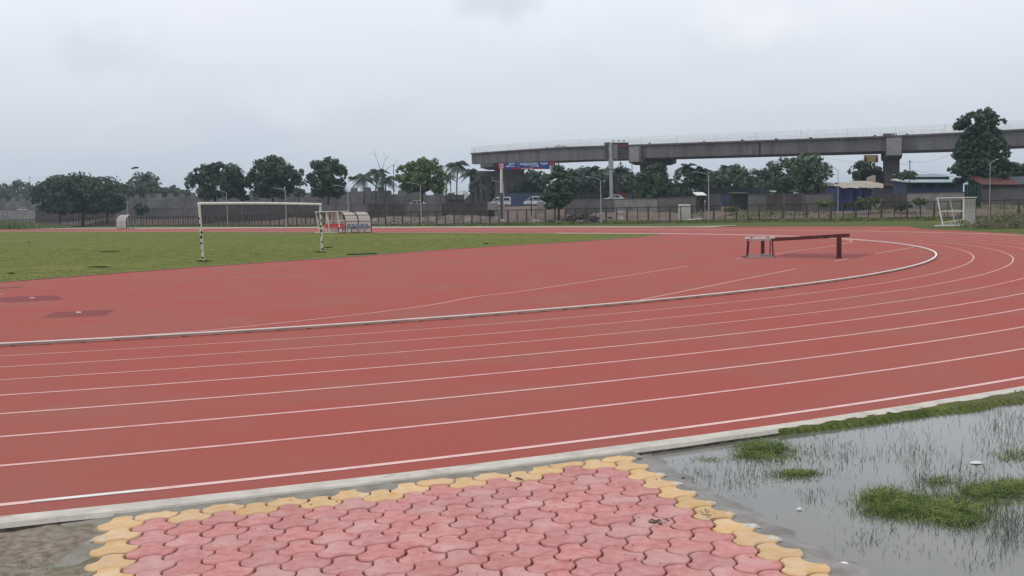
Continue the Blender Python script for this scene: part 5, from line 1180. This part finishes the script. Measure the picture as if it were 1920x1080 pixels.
# white tank behind the fence
Zt_ = fzx(1283)+2; g = on(1283, Zt_, 0.0); t = thing('water_tank', 'white boxy water tank standing behind the fence', 'water tank', g)
a = at(1272.5, 411, Zt_); b = at(1293, 411, Zt_); h = at(1283, 386, Zt_).z; w_ = b.x-a.x
m = MB(); pr_ = [(-w_/2, 0), (w_/2, 0), (w_/2, h), (w_/2-.05, h+.06), (-w_/2+.05, h+.06), (-w_/2, h)]; m.prism(pr_, 1.1)
o = m.build('body', m_tank, t); 
for k in range(5): MB().box((0, -.56, .2+k*.28), (w_+.02, .03, .05)).build('rib', m_tank, t)
MB().box((0, 0, h+.14), (w_*.92, 1.1, .14)).build('lid', m_white, t)
g = on(1300, fzx(1300)+1.2, 0.); o = MB(); a = at(1289, 414.5, fzx(1300)-.6); b = at(1313, 411, fzx(1300)+3); o.rbar(Vector((a.x, a.y, .25)), Vector((b.x, b.y, .30)), .9, .10)
o2 = o.build('fallen_sheet', m_white); tag(o2, 'white sheet lying on the ground at the foot of the water tank', 'sheet')
g = on(748, fzx(748)+1.5, .05)
for x0, x1, y, lb in ((734, 756, 413.5, 'pale slab lying behind the fence left of the lamp post'), (882, 909, 417.5, 'thin pale plank lying at the bottom of the fence')):
    a = at(x0, y, fzx(x0)+1.2); b = at(x1, y, fzx(x1)+1.2); o = MB().rbar(a, b, .5, .22); tag(o.build('slab', m_tarpbe), lb, 'slab')
# ---------------------------------------------------------------- vehicles
def wheel(t, x, y, r=.30):
    w_ = thing('wheel', None, None, (x, y, r)); w_.parent = t
    a = MB().bar((0, -.09, 0), (0, .09, 0), r, 16).build('tyre', m_tyre, w_); b = MB().bar((0, -.1, 0), (0, .1, 0), r*.55, 12).build('rim', m_steel, w_)
def van(label, loc, rz=0., L_=4.3):
    t = thing('van', label, 'van', loc, rz, 'white vans on the road'); H_ = 1.9; W_ = 1.6; k = L_/4.3
    pr = [(-2.15, .38), (-2.15, .85), (-2.05, 1.0), (-1.55, 1.12), (-.95, 1.72), (-.75, 1.88), (1.95, 1.90), (2.12, 1.75), (2.15, .95), (2.12, .38)]
    MB().prism([(x*k, z) for x, z in pr], W_).build('body', m_vwhite, t)
    for s in (-1, 1):
        y = s*(W_/2+.006)
        for q in ([(-1.42, 1.16), (-.86, 1.66), (-.45, 1.68), (-.45, 1.16)], [(-.36, 1.16), (-.36, 1.69), (.62, 1.70), (.62, 1.16)], [(.72, 1.16), (.72, 1.70), (1.85, 1.70), (1.95, 1.16)]):
            MB().add([(x*k, y, z) for x, z in q], [(0, 1, 2, 3)]).build('side_window', m_glass, t)
        MB().box((0, s*(W_/2+.004), 1.02), (4.22*k, .012, .09)).build('dark_stripe', m_black, t)
    MB().add([(-1.60*k, -.7, 1.13), (-1.60*k, .7, 1.13), (-1.0*k, .62, 1.72), (-1.0*k, -.62, 1.72)], [(0, 1, 2, 3)]).build('windscreen', m_glass, t)
    MB().add([(2.16*k, -.62, 1.16), (2.16*k, .62, 1.16), (2.14*k, .6, 1.68), (2.14*k, -.6, 1.68)], [(0, 1, 2, 3)]).build('rear_window', m_glass, t)
    for s in (-.6, .6): MB().box((-2.15*k, s, .82), (.06, .24, .16)).build('headlight', m_lightg, t)
    MB().box((-2.14*k, 0, .45), (.14, 1.5, .18)).build('bumper', m_black, t)
    for x in (-1.35, 1.35):
        for s in (-.74, .74): wheel(t, x*k, s)
    return t
Zv = 198; zz_ = 2.52
van('white van with a dark side stripe, front towards the left, beside the roadside tree', Vector((at(1003, 388, Zv).x, Zv, zz_-.02+.05)), .0)
van('white van half hidden behind the white sign pole and the broken wall end', Vector((at(938, 388, Zv+1).x, Zv+1, zz_+.03)), .0, 4.2)
def car(label, loc, rz=0., name='car', m=None):
    t = thing(name, label, 'car', loc, rz, 'white cars on the road')
    m = m or m_vwhite
    MB().prism([(-2.05, .32), (-2.1, .62), (-1.95, .80), (-1.1, .92), (1.7, .95), (2.05, .88), (2.1, .5), (2.0, .32)], 1.66).build('body', m, t)
    MB().prism([(-1.15, .90), (-.45, 1.42), (-.2, 1.50), (.85, 1.50), (1.25, 1.38), (1.72, .93)], 1.42).build('cabin', m, t)
    for s in (-1, 1):
        y = s*.716
        for q in ([(-.95, .95), (-.38, 1.38), (.18, 1.41), (.18, .95)], [(.26, .95), (.26, 1.41), (.88, 1.40), (1.42, .97)]): MB().add([(x, y, z) for x, z in q], [(0, 1, 2, 3)]).build('side_window', m_glass, t)
    MB().add([(-1.16, -.62, .93), (-1.16, .62, .93), (-.48, .58, 1.42), (-.48, -.58, 1.42)], [(0, 1, 2, 3)]).build('windscreen', m_glass, t)
    for s in (-.6, .6): MB().box((-2.08, s, .68), (.06, .3, .12)).build('headlight', m_lightg, t)
    for x in (-1.3, 1.3):
        for s in (-.76, .76): wheel(t, x, s, .3)
    return t
def caratop(x, y, Z): p = at(x, y, Z); return Vector((p.x, Z, p.z-1.5))
car('white car passing in front of the orange red hoarding', caratop(1150, 365.3, 196))
car('white car whose roof shows above the wall left of the cream roofed cart', caratop(780, 376.2, 195))
car('white car parked at the far left behind the pale wall panel', caratop(46, 388.2, 292))
# cream roofed cart
Zc = 172; p = at(858, 383, Zc); g = Vector((p.x, Zc, tz1(p.x, Zc))); t = thing('goods_cart', 'three wheeled cart with a cream canopy above the brown wall', 'cart', g)
zt = at(858, 361, Zc).z-g.z; MB().add([(-1.6, -.75, zt-.15), (1.5, -.75, zt+.12), (1.5, .75, zt+.12), (-1.6, .75, zt-.15), (-1.6, -.6, zt-.02), (1.5, -.6, zt+.26), (1.5, .6, zt+.26), (-1.6, .6, zt-.02)], [(0,3,2,1),(4,5,6,7),(0,1,5,4),(1,2,6,5),(2,3,7,6),(3,0,4,7)]).build('canopy', m_tarpbe, t)
MB().prism([(1.1, zt-1.3), (1.45, zt-1.0), (1.9, zt-.5), (1.5, zt+.1), (1.3, zt-.1), (1.05, zt-.9)], 1.2).build('front_hood', m_cream, t)
mb = MB()
for x in (-1.4, 1.1):
    for s in (-.65, .65): mb.bar((x, s, .4), (x, s, zt-.05), .04, 6)
mb.build('canopy_posts', m_fence2, t); MB().box((-.2, 0, zt-1.45), (2.6, 1.3, .5)).build('cargo_box', m_fence2, t); MB().box((-.2, 0, .6), (2.4, 1.1, .5)).build('chassis', m_fence2, t)
for x, s in ((-1.1, -.6), (-1.1, .6), (1.3, 0)): wheel(t, x, s, .28)
# black bucket hanging on the fence and dark box behind
g = on(921, fzx(921)-.1, 0.); p = at(921, 400.5, fzx(921)-.25); t = MB().box(p, (.9, .35, .75)).box(p+Vector((.05, 0, .42)), (1.0, .4, .1)).build('hanging_bag', m_black); tag(t, 'black bag hanging on the fence below the broken wall end', 'bag')
# bird above the trees
p = at(253, 315.4, 200); t = MB().add([p+Vector((-.75, 0, -.10)), p+Vector((-.6, .1, .12)), p+Vector((.1, .15, .16)), p+Vector((.75, .1, .26)), p+Vector((.70, 0, -.02)), p+Vector((0, -.12, -.12)), p+Vector((-.7, -.05, -.2)), p+Vector((.0, .0, .30))], [(0, 1, 7), (1, 2, 7), (2, 3, 7), (3, 4, 7), (4, 5, 7), (5, 0, 7), (0, 5, 6), (0, 6, 1), (1, 6, 5, 2), (2, 5, 4, 3)]).build('flying_bird', m_black); tag(t, 'small dark bird gliding above the rounded tree on the left', 'bird')
# ---------------------------------------------------------------- haze
hz_ = MB().box((0, 0, 19), (5200, 5200, 40.2)).build('haze', bpy.data.materials.new('haze_air')); tag(hz_, kind='stuff'); hz_.display_type = 'WIRE'
m = hz_.data.materials[0]; m.use_nodes = True; n = m.node_tree.nodes; n.clear(); pv = n.new('ShaderNodeVolumePrincipled'); out = n.new('ShaderNodeOutputMaterial'); m.node_tree.links.new(pv.outputs[0], out.inputs['Volume'])
pv.inputs['Color'].default_value = (.72, .86, 1, 1); pv.inputs['Density'].default_value = .00030; pv.inputs['Anisotropy'].default_value = .2
